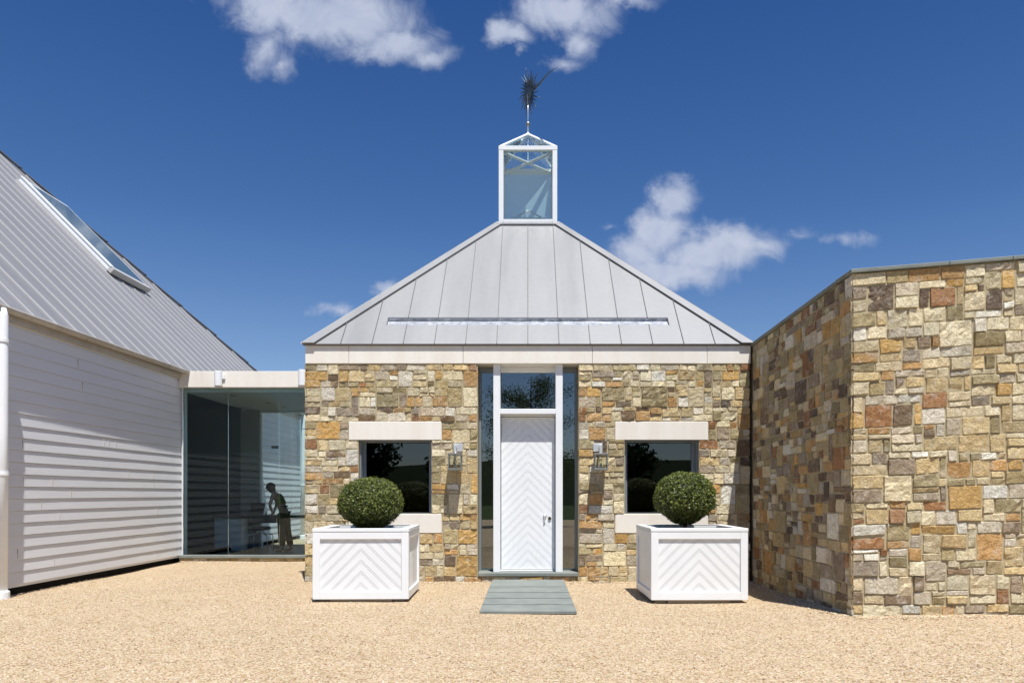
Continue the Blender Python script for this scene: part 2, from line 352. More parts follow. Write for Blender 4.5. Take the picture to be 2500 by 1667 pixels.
def masonry(mb, mapf, us, vs, hole, rg, step=(.066, .056), quoins=(), corner=(False, False), sc=1.0):
    """random coursed ashlar: wavy courses, blocks that span two courses and are split their own way"""
    rows = [vs[0]]
    for a, b in zip(vs, vs[1:]):
        L_ = b - a; hs = []
        while sum(hs) < L_ - .06 * sc: hs.append(rg.uniform(.115, .205) * sc)
        if not hs: hs = [L_]
        k = L_ / sum(hs)
        for h in hs: rows.append(rows[-1] + h * k)
    nr = len(rows) - 1; joints = set(); taken = [[] for _ in range(nr)]; cnt = 0
    def free(r):
        vm = (rows[r] + rows[r + 1]) / 2; out = []; cur = None
        for a, b in zip(us, us[1:]):
            if hole((a + b) / 2, vm):
                if cur: out.append(cur); cur = None
            else: cur = [cur[0], b] if cur else [a, b]
        if cur: out.append(cur)
        for t0, t1 in taken[r]:
            new = []
            for a, b in out:
                if t1 <= a + 1e-6 or t0 >= b - 1e-6: new.append([a, b]); continue
                if t0 > a + 1e-6: new.append([a, t0])
                if t1 < b - 1e-6: new.append([t1, b])
            out = new
        return [x for x in out if x[1] - x[0] > .02]
    def put(u0, u1, v0, v1, col=None):
        cl = corner[0] and u0 < us[0] + 1e-6; crn = corner[1] and u1 > us[-1] - 1e-6
        if u1 - u0 > .035 and v1 - v0 > .03: stone(mb, mapf, u0, u1, v0, v1, col or pick(rg), rg, cl, crn)
    def fill(u0, u1, v0, v1, depth=0):
        h = v1 - v0; x = u0
        while x < u1 - 1e-6:
            left = u1 - x
            wd = (1.0 if sc == 1 else 1.12) * rg.choice([rg.uniform(.12, .2), rg.uniform(.18, .30), rg.uniform(.24, .40), rg.uniform(.3, .5)]) * sc
            if h > .24 * sc: wd = rg.uniform(.20, .44) * sc
            if h < .08 * sc: wd = rg.uniform(.15, .36) * sc
            if left < wd + .10 * sc: wd = left if left < .46 * sc else left * rg.uniform(.4, .6)
            if depth == 0 and h > .15 * sc and rg.random() < .22:
                vm = v0 + h * rg.choice([.38, .5, .62])
                wd2 = min(left, wd * rg.uniform(1.0, 1.7)); wd2 = left if left - wd2 < .10 * sc else wd2
                fill(x, x + wd2, v0, vm, 1); fill(x, x + wd2, vm, v1, 1); x += wd2; continue
            put(x, x + wd, v0, v1); x += wd
    for r in range(nr):
        h = rows[r + 1] - rows[r]
        for a, b in free(r):
            if corner[0] and a < us[0] + 1e-6 or corner[1] and b > us[-1] - 1e-6:
                pass
            x = a; segs = []
            while x < b - 1e-6:
                # a plain stretch in this course, then maybe a block reaching into the next one
                wp = rg.uniform(.12, .75) * sc; wj = rg.uniform(.22, .75) * sc
                x1 = min(b, x + wp)
                if b - x1 < .12 * sc: x1 = b
                segs.append((x, x1, 0)); x = x1
                if x < b and r + 1 < nr and rows[r + 2] - rows[r] < .42 * sc:
                    x2 = min(b, x + wj)
                    if b - x2 < .12 * sc: x2 = b
                    if any(f0 <= x + 1e-6 and f1 >= x2 - 1e-6 for f0, f1 in free(r + 1)):
                        segs.append((x, x2, 1)); taken[r + 1].append((x, x2)); x = x2
            for x0, x1, kk in segs:
                if not kk: fill(x0, x1, rows[r], rows[r + 1]); continue
                v0, v1 = rows[r], rows[r + 2]; H = v1 - v0; q = rg.random()
                if q < .42 and x1 - x0 < .5 * sc: put(x0, x1, v0, v1)
                elif q < .88:
                    vm = v0 + H * rg.choice([.3, .36, .64, .7]); fill(x0, x1, v0, vm, 1); fill(x0, x1, vm, v1, 1)
                else:
                    va, vb = v0 + H * rg.uniform(.26, .36), v0 + H * rg.uniform(.60, .72)
                    for p_, q_ in ((v0, va), (va, vb), (vb, v1)): fill(x0, x1, p_, q_, 1)
def stone(mb, mapf, u0, u1, v0, v1, col, rg, cl, crn):
    g = rg.uniform(.002, .0055); p = rg.choices([rg.uniform(.006, .014), rg.uniform(.014, .028)], [4, 1])[0]
    jt = [rg.uniform(-.008, .006) for _ in range(8)]
    nx = max(3, min(9, int((u1 - u0) / .045))); ny = max(3, min(8, int((v1 - v0) / .04)))
    tx, ty = rg.uniform(-.006, .006), rg.uniform(-.007, .007); sd = rg.random() * 90; rough = rg.choice([.006, .010, .016, .022])
    a0, a1 = (u0 - .012 if cl else u0 + g + max(0, jt[0])), (u1 + .012 if crn else u1 - g - max(0, jt[1]))
    b0, b1 = v0 + g + max(0, jt[2]), v1 - g - max(0, jt[3])
    A = [(a0, b0), (a1, b0), (a1, b1), (a0, b1)]
    kj = rg.choice([.8, .8, 1.6]); A = [(x + (0 if (cl and k in (0, 3)) or (crn and k in (1, 2)) else jt[4 + k] * kj), y + jt[7 - k] * kj) for k, (x, y) in enumerate(A)]
    base = len(mb.v)
    rr = min(.35, .018 / max(.02, min(a1 - a0, b1 - b0)))
    for j in range(ny + 1):
        t = j / ny
        for i in range(nx + 1):
            s = i / nx; ss, tt = s, t
            if i == 1: ss = .011 / (a1 - a0)
            if i == nx - 1: ss = 1 - .011 / (a1 - a0)
            if j == 1: tt = .009 / (b1 - b0)
            if j == ny - 1: tt = 1 - .009 / (b1 - b0)
            # rounded outline corners
            u = (A[0][0] * (1 - ss) + A[1][0] * ss) * (1 - tt) + (A[3][0] * (1 - ss) + A[2][0] * ss) * tt
            v = (A[0][1] * (1 - tt) + A[3][1] * tt) * (1 - ss) + (A[1][1] * (1 - tt) + A[2][1] * tt) * ss
            nn = noise.noise(Vector((u * 14 + sd, v * 14, sd)))
            n2 = noise.noise(Vector((u * 34, v * 34 + sd, sd)))
            v += .013 * noise.noise(Vector((u * .9 + 31, v * 2.2, 5)))
            eu = (i in (0, nx)); ev = (j in (0, ny))
            isc = (cl and i == 0) or (crn and i == nx)
            if not isc: u += noise.noise(Vector((u * 22, v * 22, sd + 7))) * .008
            v += noise.noise(Vector((u * 22 + 9, v * 22, sd + 17))) * .008
            if eu and ev and not isc:
                u += (.010 if i == 0 else -.010); v += (.008 if j == 0 else -.008)
            ww = p + nn * rough + n2 * rough * .5 + (ss - .5) * tx * 2 + (tt - .5) * ty * 2
            if isc: ww = .010 + nn * .012; u += nn * .010 + n2 * .006
            elif eu or ev: ww = -.009
            if isc and ev: ww = .002
            mb.v.append(tuple(mapf(u, v, ww)))
    for j in range(ny):
        for i in range(nx):
            q = base + j * (nx + 1) + i; mb.f.append((q, q + 1, q + nx + 2, q + nx + 1)); mb.c.append(col)
def quoin_list(rg, nv, side, long_first, a=(6, 7), b=(3, 4)):
    out = []; j = 0; lf = long_first
    while j < nv:
        h = rg.choice([3, 4, 5, 6]); wc = rg.choice(a if lf else b); out.append((side, j, j + h, wc, pick(rg))); j += h; lf = not lf
    return out

rg = random.Random(11)
Z0 = 1.62
# ------------------------------------------------------------------ ground
def sm(a, b, x): t = max(0, min(1, (x - a) / (b - a))); return t * t * (3 - 2 * t)
def gz(x, y):
    return .075 * sm(2.9, 4.4, x) * sm(12.4, 10.2, y) + .018 * noise.noise(Vector((x * .8, y * .8, 0))) + .006 * noise.noise(Vector((x * 3.1, y * 3.1, 4)))
mb = MB(); xs = [-16 + .2 * i for i in range(int(32 / .2) + 1)]; ys = [-18 + .2 * i for i in range(int(36.4 / .2) + 1)]
for y in ys:
    for x in xs:
        z = gz(x, y)
        if x < -7.9 and y > 10: z -= .03 * sm(-7.9, -8.3, x)
        mb.v.append((x, y, z))
W_ = len(xs)
for j in range(len(ys) - 1):
    for i in range(W_ - 1):
        q = j * W_ + i; mb.f.append((q, q + 1, q + W_ + 1, q + W_))
tag(mb.build('gravel_court', 'gravel', smooth=True), kind='structure')
mb = MB().box(-14, 14, 18.6, 40, -.3, -.02); tag(mb.build('back_gravel', 'gravel'), kind='structure')
mb = MB(); mb.quad((-900, -900, -.06), (900, -900, -.06), (900, 900, -.06), (-900, 900, -.06)); tag(mb.build('lawn', 'grass'), kind='structure')
pr = random.Random(99); mb = MB(); PC = [lin(c) for c in ((204, 184, 154), (185, 162, 129), (165, 140, 106), (206, 194, 174), (142, 118, 90), (194, 173, 140), (182, 166, 144))]
def pebble(x, y, s_):
    z = gz(x, y) + s_ * .25; i = len(mb.v); a = pr.uniform(0, 6.28); ca, sa = math.cos(a), math.sin(a); k = [pr.uniform(.7, 1.25) for _ in range(6)]
    for dx, dy, dz, q in ((1.2, 0, 0, 0), (0, .8, .1, 1), (-1.2, 0, 0, 2), (0, -.8, -.1, 3), (.1, .1, .6, 4), (0, 0, -.6, 5)): mb.v.append((x + (dx * ca - dy * sa) * s_ * k[q], y + (dx * sa + dy * ca) * s_ * k[q], z + dz * s_ * k[q]))
    c_ = [*[v * pr.uniform(.85, 1.05) for v in pr.choice(PC)], 1]
    for f_ in ((0, 1, 4), (1, 2, 4), (2, 3, 4), (3, 0, 4), (1, 0, 5), (2, 1, 5), (3, 2, 5), (0, 3, 5)): mb.f.append(tuple(i + t_ for t_ in f_)); mb.c.append(c_)
def blocked(x, y): return (-.68 < x < .68 and 10.1 < y < 13.9) or x < -8.25 or (x > 4.1 and y > 9.6) or y > 17.98 or (y > 13.88 and x > -4.1) or (-3.2 < x < -1.8 and 11.3 < y < 12.7) or (1.8 < x < 3.2 and 11.1 < y < 12.5)
for _ in range(62000):
    y = 5.6 + 9 * pr.random() ** 1.35; x = pr.uniform(-.74, .70) * (y + .6)
    if not blocked(x, y): pebble(x, y, pr.uniform(.006, .012))
for _ in range(9000):   # drifted against the walls and plinths
    k = pr.randrange(4); d = abs(pr.gauss(0, .10))
    x, y = ((pr.uniform(-4.05, 4.05), 13.86 - d), (4.08 - d, pr.uniform(9.6, 13.9)), (pr.uniform(4.1, 6.8), 9.56 - d), (pr.uniform(-8.2, -4.2), 17.95 - d))[k]
    if not blocked(x, y): pebble(x, y, pr.uniform(.009, .018))
tag(mb.build('gravel', 'pebble'), kind='stuff')
# low hills behind the camera, met only as reflections
mb = MB(); n = 60
for k, (rr, hh) in enumerate(((70, -1), (110, 5.5), (170, 10), (260, 13), (420, -2))):
    for i in range(n + 1):
        a = R(180 + 180 * i / n); mb.v.append((rr * math.cos(a), rr * math.sin(a), hh + (hh > 0) * hh * .35 * noise.noise(Vector((i * .22, k * .7, 1)))))
for k in range(4):
    for i in range(n): q = k * (n + 1) + i; mb.f.append((q, q + 1, q + n + 2, q + n + 1))
tag(mb.build('hills', 'hill', smooth=True), kind='structure')

# ------------------------------------------------------------------ stone pavilion
D0 = 13.9; HW = 4.08
pav = root('stone_pavilion', (0, D0, 0), 'square stone entrance pavilion with grey metal pyramid roof and glass cupola', 'building')
XL, XR = -.924, .93
def in_rect(x, z, r): return r[0] < x < r[1] and r[2] < z < r[3]
DOOR = (XL, XR, .10, 9); WINS = [(-3.11, -1.77, 1.245, 2.6), (1.775, 3.14, 1.245, 2.6)]
BAND = [(-3.29, -1.58, 2.6, 2.94), (-3.29, -1.58, .89, 1.245), (1.595, 3.31, 2.6, 2.94), (1.595, 3.31, .89, 1.245)]
def core_hole(x, z): return in_rect(x, z, (XL, XR, .10, 9)) or any(in_rect(x, z, r) for r in WINS)
xs = [-HW + .03, -3.11, -1.77, XL, XR, 1.775, 3.14, HW - .03]; zs = [-.2, .10, 1.245, 2.6, 4.0]
mb = MB().lattice(xs, zs, core_hole, D0 + .01, D0 + .45)
mb.box(-HW + .03, -HW + .4, D0 + .45, D0 + 8.1, -.2, 4.0); mb.box(HW - .4, HW - .03, D0 + .45, D0 + 8.1, -.2, 4.0)
mb.box(-HW + .4, HW - .4, D0 + 7.75, D0 + 8.1, -.2, 4.0)
wall = mb.build('wall', 'mortar', pav)
mb = MB(); keys = [-HW, -3.29, -3.11, -1.77, -1.58, XL, XR, 1.595, 1.775, 3.14, 3.31, HW]; kv = [-.1, .10, .89, 1.245, 2.6, 2.94, 3.99]
def fh(x, z): return in_rect(x, z, DOOR) or any(in_rect(x, z, r) for r in WINS + BAND)
nv = len(ticks(kv, .056)) - 1
masonry(mb, lambda u, v, w_: (u, D0 + .008 - w_, v), keys, kv, fh, random.Random(5), quoins=quoin_list(random.Random(3), nv, 0, True, (4, 5), (2, 3)), corner=(True, False))
st_ = mb.build('stone_facing', 'stone', wall)
mb = MB()  # west flank
masonry(mb, lambda u, v, w_: (-HW + .02 - w_, D0 + 8.1 - u, v), [0, 8.1], [-.1, 3.99], lambda u, v: False, random.Random(8), sc=1.25, corner=(False, True))
mb.build('stone_facing', 'stone', wall)
# interior
mb = MB().box(-3.68, 3.68, D0 + .46, D0 + 7.75, -.05, .12); mb.build('floor', 'slate', pav)
mb = MB().box(-3.68, 3.68, D0 + .46, D0 + 7.75, 3.9, 3.98); mb.build('ceiling', 'room', pav)
mb = MB().box(-3.6, 3.6, D0 + 7.6, D0 + 7.74, .12, 3.9); mb.box(-3.67, -3.6, D0 + .46, D0 + 7.74, .12, 3.9); mb.box(3.6, 3.67, D0 + .46, D0 + 7.74, .12, 3.9)
mb.build('interior_wall', 'dwall', pav)
# limestone fascia in blocks
jx = [-HW - .005, -3.285, -1.19, 1.18, 3.285, HW + .005]; mb = MB()
for a, b in zip(jx, jx[1:]): mb.box(a + .003, b - .003, D0 - .012, D0 + .5, 4.0, 4.342)
mb.box(-HW - .005, -HW + .5, D0 + .5, D0 + 8.1, 4.0, 4.342); mb.box(HW - .5, HW + .005, D0 + .5, D0 + 8.1, 4.0, 4.342); mb.box(-HW + .5, HW - .5, D0 + 7.7, D0 + 8.1, 4.0, 4.342)
mb.build('fascia', 'lime', pav, bevel=.004)
for r in BAND:
    mb = MB().box(r[0] + .004, r[1] - .004, D0 - .008, D0 + .43, r[2] + (.004 if r[2] < 2 else 0), r[3] - .004)
    mb.build('lintel' if r[2] > 2 else 'sill', 'lime', pav, bevel=.006)
for r in WINS:   # metal lined reveals, glass set deep
    x0, x1, z0, z1 = r
    wr = MB(); t = .03; ya, yb = D0 + .10, D0 + .42
    wr.box(x0 + .004, x0 + t, ya, yb, z0 + .002, z1 - .002); wr.box(x1 - t, x1 - .004, ya, yb, z0 + .002, z1 - .002)
    wr.box(x0 + t, x1 - t, ya, yb, z1 - t, z1 - .003); wr.box(x0 + t, x1 - t, ya, yb, z0 + .003, z0 + .012)
    wr.box(x0 + t, x0 + t + .05, D0 + .28, D0 + .36, z0 + .012, z1 - t); wr.box(x1 - t - .05, x1 - t, D0 + .28, D0 + .36, z0 + .012, z1 - t)
    wf = wr.build('window', 'greyframe', pav)
    MB().box(x0 + t + .05, x1 - t - .05, D0 + .315, D0 + .322, z0 + .012, z1 - t).build('pane', 'winglass', wf)
# entrance
mb = MB().box(XL + .006, XR - .006, D0 - .035, D0 + .5, .105, .168); mb.build('threshold', 'blue', pav, bevel=.006)
GZ = D0 + .44
mb = MB(); PF = D0 + .07
mb.box(-.640, -.512, PF, GZ + .03, .170, 4.0 - .003); mb.box(.512, .640, PF, GZ + .03, .170, 4.0 - .003)
mb.box(-.512, .512, PF + .002, GZ + .028, 3.085, 3.178); mb.box(-.512, .512, GZ - .04, GZ + .028, 3.90, 3.997)
mb.box(-.512, .512, PF + .20, GZ + .025, 3.055, 3.085); mb.box(-.512, .512, PF + .17, GZ + .02, .170, .195)
fr = mb.build('entrance_frame', 'white', pav, bevel=.005)
mb = MB().box(-.505, .505, GZ, GZ + .008, 3.18, 3.90); mb.build('transom_pane', 'doorglass', fr)
mb = MB()
for a, b in ((XL, -.64), (.64, XR)):
    e0 = a + .003 if a < -.7 else b - .045; mb.box(e0, e0 + .042, GZ - .06, GZ + .05, .169, 3.93)
    mb.box(a + .004, b - .004, GZ - .045, GZ + .045, 3.90, 3.996)
mb.build('sidelight_frame', 'greyframe', pav)
for a, b in ((XL + .045, -.642), (.642, XR - .045)):
    MB().box(a, b, GZ, GZ + .008, .169, 3.90).build('sidelight', 'doorglass', pav)
def clip(poly, f):   # keep f >= 0
    out = []
    for k in range(len(poly)):
        a, b = poly[k], poly[(k + 1) % len(poly)]; fa, fb = f(a), f(b)
        if fa >= 0: out.append(a)
        if (fa >= 0) != (fb >= 0):
            t = fa / (fa - fb); out.append((a[0] + (b[0] - a[0]) * t, a[1] + (b[1] - a[1]) * t))
    return out
def chevrons(mb, w2, z0, z1, apex, pitch, to3d, off, gx=0):
    k0 = int((z0 - apex) / pitch) - 1; k1 = int((z1 + w2 - apex) / pitch) + 2
    for k in range(k0, k1):
        for (s0, s1) in ((.005 + gx, .034), (.039 + gx, pitch)):
            a, b = apex + k * pitch + s0, apex + k * pitch + s1
            for sg in (1, -1):
                P = [(0, z0), (w2, z0), (w2, z1), (0, z1)]
                P = clip(P, lambda p: p[0] + p[1] - a)
                if len(P) > 2: P = clip(P, lambda p: b - p[0] - p[1])
                if len(P) > 2:
                    ar = abs(sum(P[i][0] * P[(i + 1) % len(P)][1] - P[(i + 1) % len(P)][0] * P[i][1] for i in range(len(P)))) / 2
                    if ar > 1e-5: mb.prism([to3d(sg * p[0], p[1]) for p in P], off)
DF = D0 + .27
dr = MB().box(-.50, .50, DF + .006, DF + .06, .205, 3.045).build('door', 'white', pav)
mb = MB(); chevrons(mb, .499, .206, 3.044, .205, .166, lambda x, z: (x, DF + .0055, z), (0, -.0055, 0)); mb.build('chevron_boards', 'white', dr)
mb = MB(); mb.tube([(.315, DF, 1.20), (.315, DF - .02, 1.20)], .034, 16); mb.tube([(.315, DF - .02, 1.235), (.315, DF - .05, 1.22), (.315, DF - .055, 1.17), (.32, DF - .03, 1.13)], .012, 8)
mb.build('handle', 'chrome', dr, smooth=True)
MB().tube([(.405, DF, 1.155), (.405, DF - .022, 1.155)], .030, 16).build('lock', 'bronze', dr)

# roof: 45 degree square pyramid, truncated under the cupola
EY, EZ, RUN = D0 - .045, 4.352, 3.415; HE = HW + .05; CY = D0 + HW - .01; TZ = EZ + RUN
SL0, SL1, SX = .446, .607, 2.66
ff = lambda u, t, h=0: (u, EY + t - h * .7071, EZ + t + h * .7071)       # front slope
def side(k):   # rotation of the front slope about the vertical axis through the centre
    m_ = Matrix.Rotation(R(90 * k), 4, 'Z'); c = Vector((0, CY, 0))
    cy = CY
    return lambda u, t, h=0: tuple(m_ @ (Vector(ff(u, t, h)) - c) + c)
mb = MB()
def sheet(f, poly): mb.prism([f(u, t, 0) for u, t in poly], Vector(f(0, 0, -.02)) - Vector(f(0, 0, 0)))
HEv = CY - EY
sheet(ff, [(-HEv, 0), (HEv, 0), (HEv - SL0, SL0), (-HEv + SL0, SL0)])
sheet(ff, [(-HEv + SL0, SL0), (-SX, SL0), (-SX, SL1), (-HEv + SL1, SL1)]); sheet(ff, [(SX, SL0), (HEv - SL0, SL0), (HEv - SL1, SL1), (SX, SL1)])
sheet(ff, [(-HEv + SL1, SL1), (HEv - SL1, SL1), (HEv - RUN, RUN), (-HEv + RUN, RUN)])
for k in (1, 2, 3): sheet(side(k), [(-HEv, 0), (HEv, 0), (HEv - RUN, RUN), (-HEv + RUN, RUN)])
mb.box(-HEv + .03, HEv - .03, EY + .03, EY + 2 * HEv - .03, EZ - .012, EZ - .006)
roof = mb.build('roof', 'zinc', pav)
mb = MB()
for k in range(4):
    f = side(k)
    for i in range(-7, 8):
        u = i * .5705; t1 = min(RUN, HEv - abs(u) - .09)
        segs = [(0, t1)]
        if k == 0 and abs(u) < SX: segs = [(0, SL0), (SL1, t1)]
        for (a, b) in segs:
            if b - a > .05:
                mb.prism([f(u - .005, a, .001), f(u + .005, a, .001), f(u + .005, b, .001), f(u - .005, b, .001)], Vector(f(0, 0, .022)) - Vector(f(0, 0, 0)))
mb.build('standing_seam', 'darkseam', roof)
mb = MB()
mb.prism([ff(-HEv, -.01, -.03), ff(HEv, -.01, -.03), ff(HEv, -.01, .008), ff(-HEv, -.01, .008)], (0, .02, .0)); mb.build('drip_edge', 'darkseam', roof)
mb = MB()  # hip caps
for k in range(4):
    f = side(k)
    for sg in (-1, 1):
        P = [(sg * (HEv + .01), -.012), (sg * (HEv - .21), -.012), (sg * (HEv - RUN - .155), RUN), (sg * (HEv - RUN), RUN + .01)]
        mb.prism([f(u, t, .022) for u, t in P], Vector(f(0, 0, .020)) - Vector(f(0, 0, 0)))
mb.build('hip_cap', 'zinc', roof)
mb = MB()
for k in range(4):
    f = side(k)
    for sg in (-1, 1):
        P = [(sg * (HEv - .205), -.006), (sg * (HEv - .222), -.006), (sg * (HEv - RUN - .167), RUN), (sg * (HEv - RUN - .150), RUN)]
        mb.prism([f(u, t, .0) for u, t in P], Vector(f(0, 0, .022)) - Vector(f(0, 0, 0)))
mb.build('hip_flashing', 'darkseam', roof)
mb = MB(); dn = -.055      # recessed gutter slot
n = 40
for i in range(n):
    u0, u1 = -SX + 2 * SX * i / n, -SX + 2 * SX * (i + 1) / n
    j0 = .012 * noise.noise(Vector((u0 * 3, 0, 0))); j1 = .012 * noise.noise(Vector((u1 * 3, 0, 0)))
    mb.quad(ff(u0, SL0, -.022 + j0 * .4), ff(u1, SL0, -.022 + j1 * .4), ff(u1, SL1, dn + j1), ff(u0, SL1, dn + j0))
mb.quad(ff(-SX, SL1, dn - .02), ff(SX, SL1, dn - .02), ff(SX, SL1, -.0), ff(-SX, SL1, -.0))
mb.quad(ff(-SX, SL0, dn), ff(-SX, SL1, dn - .02), ff(-SX, SL1, 0), ff(-SX, SL0, 0)); mb.quad(ff(SX, SL0, dn), ff(SX, SL0, 0), ff(SX, SL1, 0), ff(SX, SL1, dn - .02))
mb.build('recessed_gutter', 'galv', roof)
mb = MB(); mb.prism([ff(-SX - .01, SL1 - .004, .001), ff(SX + .01, SL1 - .004, .001), ff(SX + .01, SL1 + .014, .001), ff(-SX - .01, SL1 + .014, .001)], Vector(ff(0, 0, .008)) - Vector(ff(0, 0, 0)))
mb.prism([ff(-SX - .012, SL0, .001), ff(-SX, SL0, .001), ff(-SX, SL1, .001), ff(-SX - .012, SL1, .001)], Vector(ff(0, 0, .008)) - Vector(ff(0, 0, 0)))
mb.prism([ff(SX + .012, SL0, .001), ff(SX, SL0, .001), ff(SX, SL1, .001), ff(SX + .012, SL1, .001)], Vector(ff(0, 0, .008)) - Vector(ff(0, 0, 0)))
mb.build('slot_edge', 'darkseam', roof)
# collar
HC = .668; CZ = 7.785; CF = CY - HC
mb = MB(); a, b = .80, .70
for k in range(4):
    m_ = Matrix.Rotation(R(90 * k), 4, 'Z'); c = Vector((0, CY, 0))
    mb.quad(*[m_ @ Vector(p) + c for p in ((-a, -a, TZ - .035), (a, -a, TZ - .035), (b, -b, TZ + .035), (-b, -b, TZ + .035))])
    mb.quad(*[m_ @ Vector(p) + c for p in ((-a, -a, TZ - .06), (a, -a, TZ - .06), (a, -a, TZ - .035), (-a, -a, TZ - .035))])
mb.box(-.66, .66, CY - .66, CY + .66, TZ - .02, TZ + .034)
mb.build('collar', 'zinc', roof)

# cupola
cup = root('cupola', (0, CY, CZ), None, None); cup.parent = pav; cup.location = Vector((0, CY, CZ)) - pav.location
T1, T0, p = 9.55, 9.457, .108
mb = MB()
for sx in (-1, 1):
    for sy in (-1, 1):
        x0, x1 = sorted((sx * HC, sx * (HC - p))); y0, y1 = sorted((CY + sy * HC, CY + sy * (HC - p))); mb.box(x0, x1, y0, y1, CZ, T0)
for sy in (-1, 1):
    y0, y1 = sorted((CY + sy * (HC - .002), CY + sy * (HC - p))); mb.box(-HC + p, HC - p, y0, y1, CZ, CZ + .090)
    x0, x1 = sorted((sy * (HC - .002), sy * (HC - p))); mb.box(x0, x1, CY - HC + p, CY + HC - p, CZ, CZ + .090)
    y0, y1 = sorted((CY + sy * (HC + .004), CY + sy * (HC - p))); mb.box(-HC - .004, HC + .004, y0, y1, T0, T1)
    x0, x1 = sorted((sy * (HC + .004), sy * (HC - p))); mb.box(x0, x1, CY - HC + p, CY + HC - p, T0, T1)
mb.build('frame', 'white', cup, bevel=.004)
AP = Vector((0, CY, 10.155)); mb = MB()
for sx in (-1, 1):
    for sy in (-1, 1): mb.tube([(sx * (HC - .03), CY + sy * (HC - .03), T1 - .01), AP - Vector((0, 0, .03))], .036 if sy < 0 else .020, 6)
mb.tube([AP - Vector((0, 0, .07)), AP + Vector((0, 0, .01))], [.05, .03], 8)
mb.build('roof_bar', 'white', cup)
mb = MB()
for sx in (-1, 1):
    a = Vector((sx * (HC - .09), CY - HC + .09, T0 - .0)); b = Vector((-sx * (HC - .09), CY + HC - .09, T0 - .0)); d = (b - a).normalized(); q = d.cross(Vector((0, 0, 1))) * .045
    mb.prism([a - q, a + q, b + q, b - q], (0, 0, -.03 if sx > 0 else -.028))
mb.tube([(0, CY, T0), (0, CY, 10.1)], .009, 6); mb.build('cross_brace', 'white', cup)
g = .05
for nm, pts, mt in (('front_pane', [(-HC + p, CY - HC + g, CZ + .09), (HC - p, CY - HC + g, CZ + .09), (HC - p, CY - HC + g, T0), (-HC + p, CY - HC + g, T0)], 'cupglass'),
                ('rear_pane', [(-HC + p, CY + HC - g, CZ + .09), (HC - p, CY + HC - g, CZ + .09), (HC - p, CY + HC - g, T0), (-HC + p, CY + HC - g, T0)], 'cupback'),
                ('side_pane', [(-HC + g, CY - HC + p, CZ + .09), (-HC + g, CY + HC - p, CZ + .09), (-HC + g, CY + HC - p, T0), (-HC + g, CY - HC + p, T0)], 'cupglass'),
                ('side_pane', [(HC - g, CY - HC + p, CZ + .09), (HC - g, CY + HC - p, CZ + .09), (HC - g, CY + HC - p, T0), (HC - g, CY - HC + p, T0)], 'cupglass')):
    mb = MB(); mb.quad(*pts); mb.build(nm, mt, cup)
mb = MB(); e_ = HC - .04
for k in range(4):
    m_ = Matrix.Rotation(R(90 * k), 4, 'Z'); c = Vector((0, CY, 0)); mb.quad(m_ @ Vector((-e_, -e_, T1)) + c, m_ @ Vector((e_, -e_, T1)) + c, AP - Vector((0, 0, .02)))
mb.build('roof_pane', 'cupglass', cup)
# small glazed pyramid standing inside the cupola
mb = MB(); s_ = .375; zb = 7.97; za = 8.345; yf = CY - s_
mb.box(-s_, s_, yf, yf + .03, zb, zb + .05)
for sx in (-1, 1):
    mb.prism([(sx * s_, yf, zb + .03), (sx * (s_ - .06), yf, zb + .03), (0, CY - .02, za - .045), (0, CY - .02, za)], (0, .025, .0))
    mb.prism([(sx * s_, CY + s_, zb + .03), (sx * (s_ - .03), CY + s_, zb + .03), (0, CY + .02, za - .02), (0, CY + .02, za)], (0, .02, .0))
    mb.box(sx * s_ - .015, sx * s_ + .015, yf + .03, CY + s_, zb, zb + .045)
inner = mb.build('inner_skylight', 'white', cup)

# ------------------------------------------------------------------ weather vane
vane = root('weather_vane', (0, CY, 10.15), 'dark metal sunburst weather vane with one long ray above the glass cupola', 'weather vane')
MB().tube([(0, CY, 10.12), (0, CY, 11.12)], [.010, .013], 8).build('pole', 'chrome', vane, smooth=True)
MB().ball((0, CY, 10.37), .050, sc=(1, 1, 1.1)).build('ball', 'pewter', vane, smooth=True)
C_ = Vector((0.02, CY, 11.12)); Rm = Matrix.Rotation(R(-14), 3, 'Y') @ Matrix.Rotation(R(-62), 3, 'Z')
def vp(r, a, n_=0): return C_ + Rm @ Vector((r * math.sin(a), n_, r * math.cos(a)))
mb = MB(); nr = 24; rr = random.Random(2)
for i in range(nr):
    a = 2 * math.pi * i / nr; ln = .42 + (.09 if i % 2 else 0) + rr.uniform(-.02, .03); pts = []
    for j in range(7):
        t = j / 6; pts.append(vp(.15 + (ln - .15) * t, a + .055 * math.sin(t * 5.2) * (1 - t * .3), 0))
    mb.tube(pts, [.024 * (1 - t / 6.2) + .003 for t in range(7)], 5); mb.build('ray', 'vane', vane, smooth=True); mb = MB()
a_l = R(98)
mb.tube([vp(.15 + .20 * j, a_l + .03 * math.sin(j * 1.2)) for j in range(7)], [.030 * (1 - j / 6.3) + .002 for j in range(7)], 6)
mb.build('ray', 'vane', vane, smooth=True)
mb = MB(); n = 24
for sgn in (-1, 1):
    b0 = len(mb.v); mb.v.append(tuple(vp(0, 0, sgn * .045)))
    for rr_, hh in ((.08, .038), (.15, .016), (.19, .0)):
        for i in range(n): mb.v.append(tuple(vp(rr_, 2 * math.pi * i / n, sgn * hh)))
    for i in range(n):
        j = (i + 1) % n; mb.f.append((b0, b0 + 1 + i, b0 + 1 + j))
        for q in range(2): mb.f.append((b0 + 1 + q * n + i, b0 + 1 + (q + 1) * n + i, b0 + 1 + (q + 1) * n + j, b0 + 1 + q * n + j))
mb.build('disc', 'vane', vane, smooth=True)

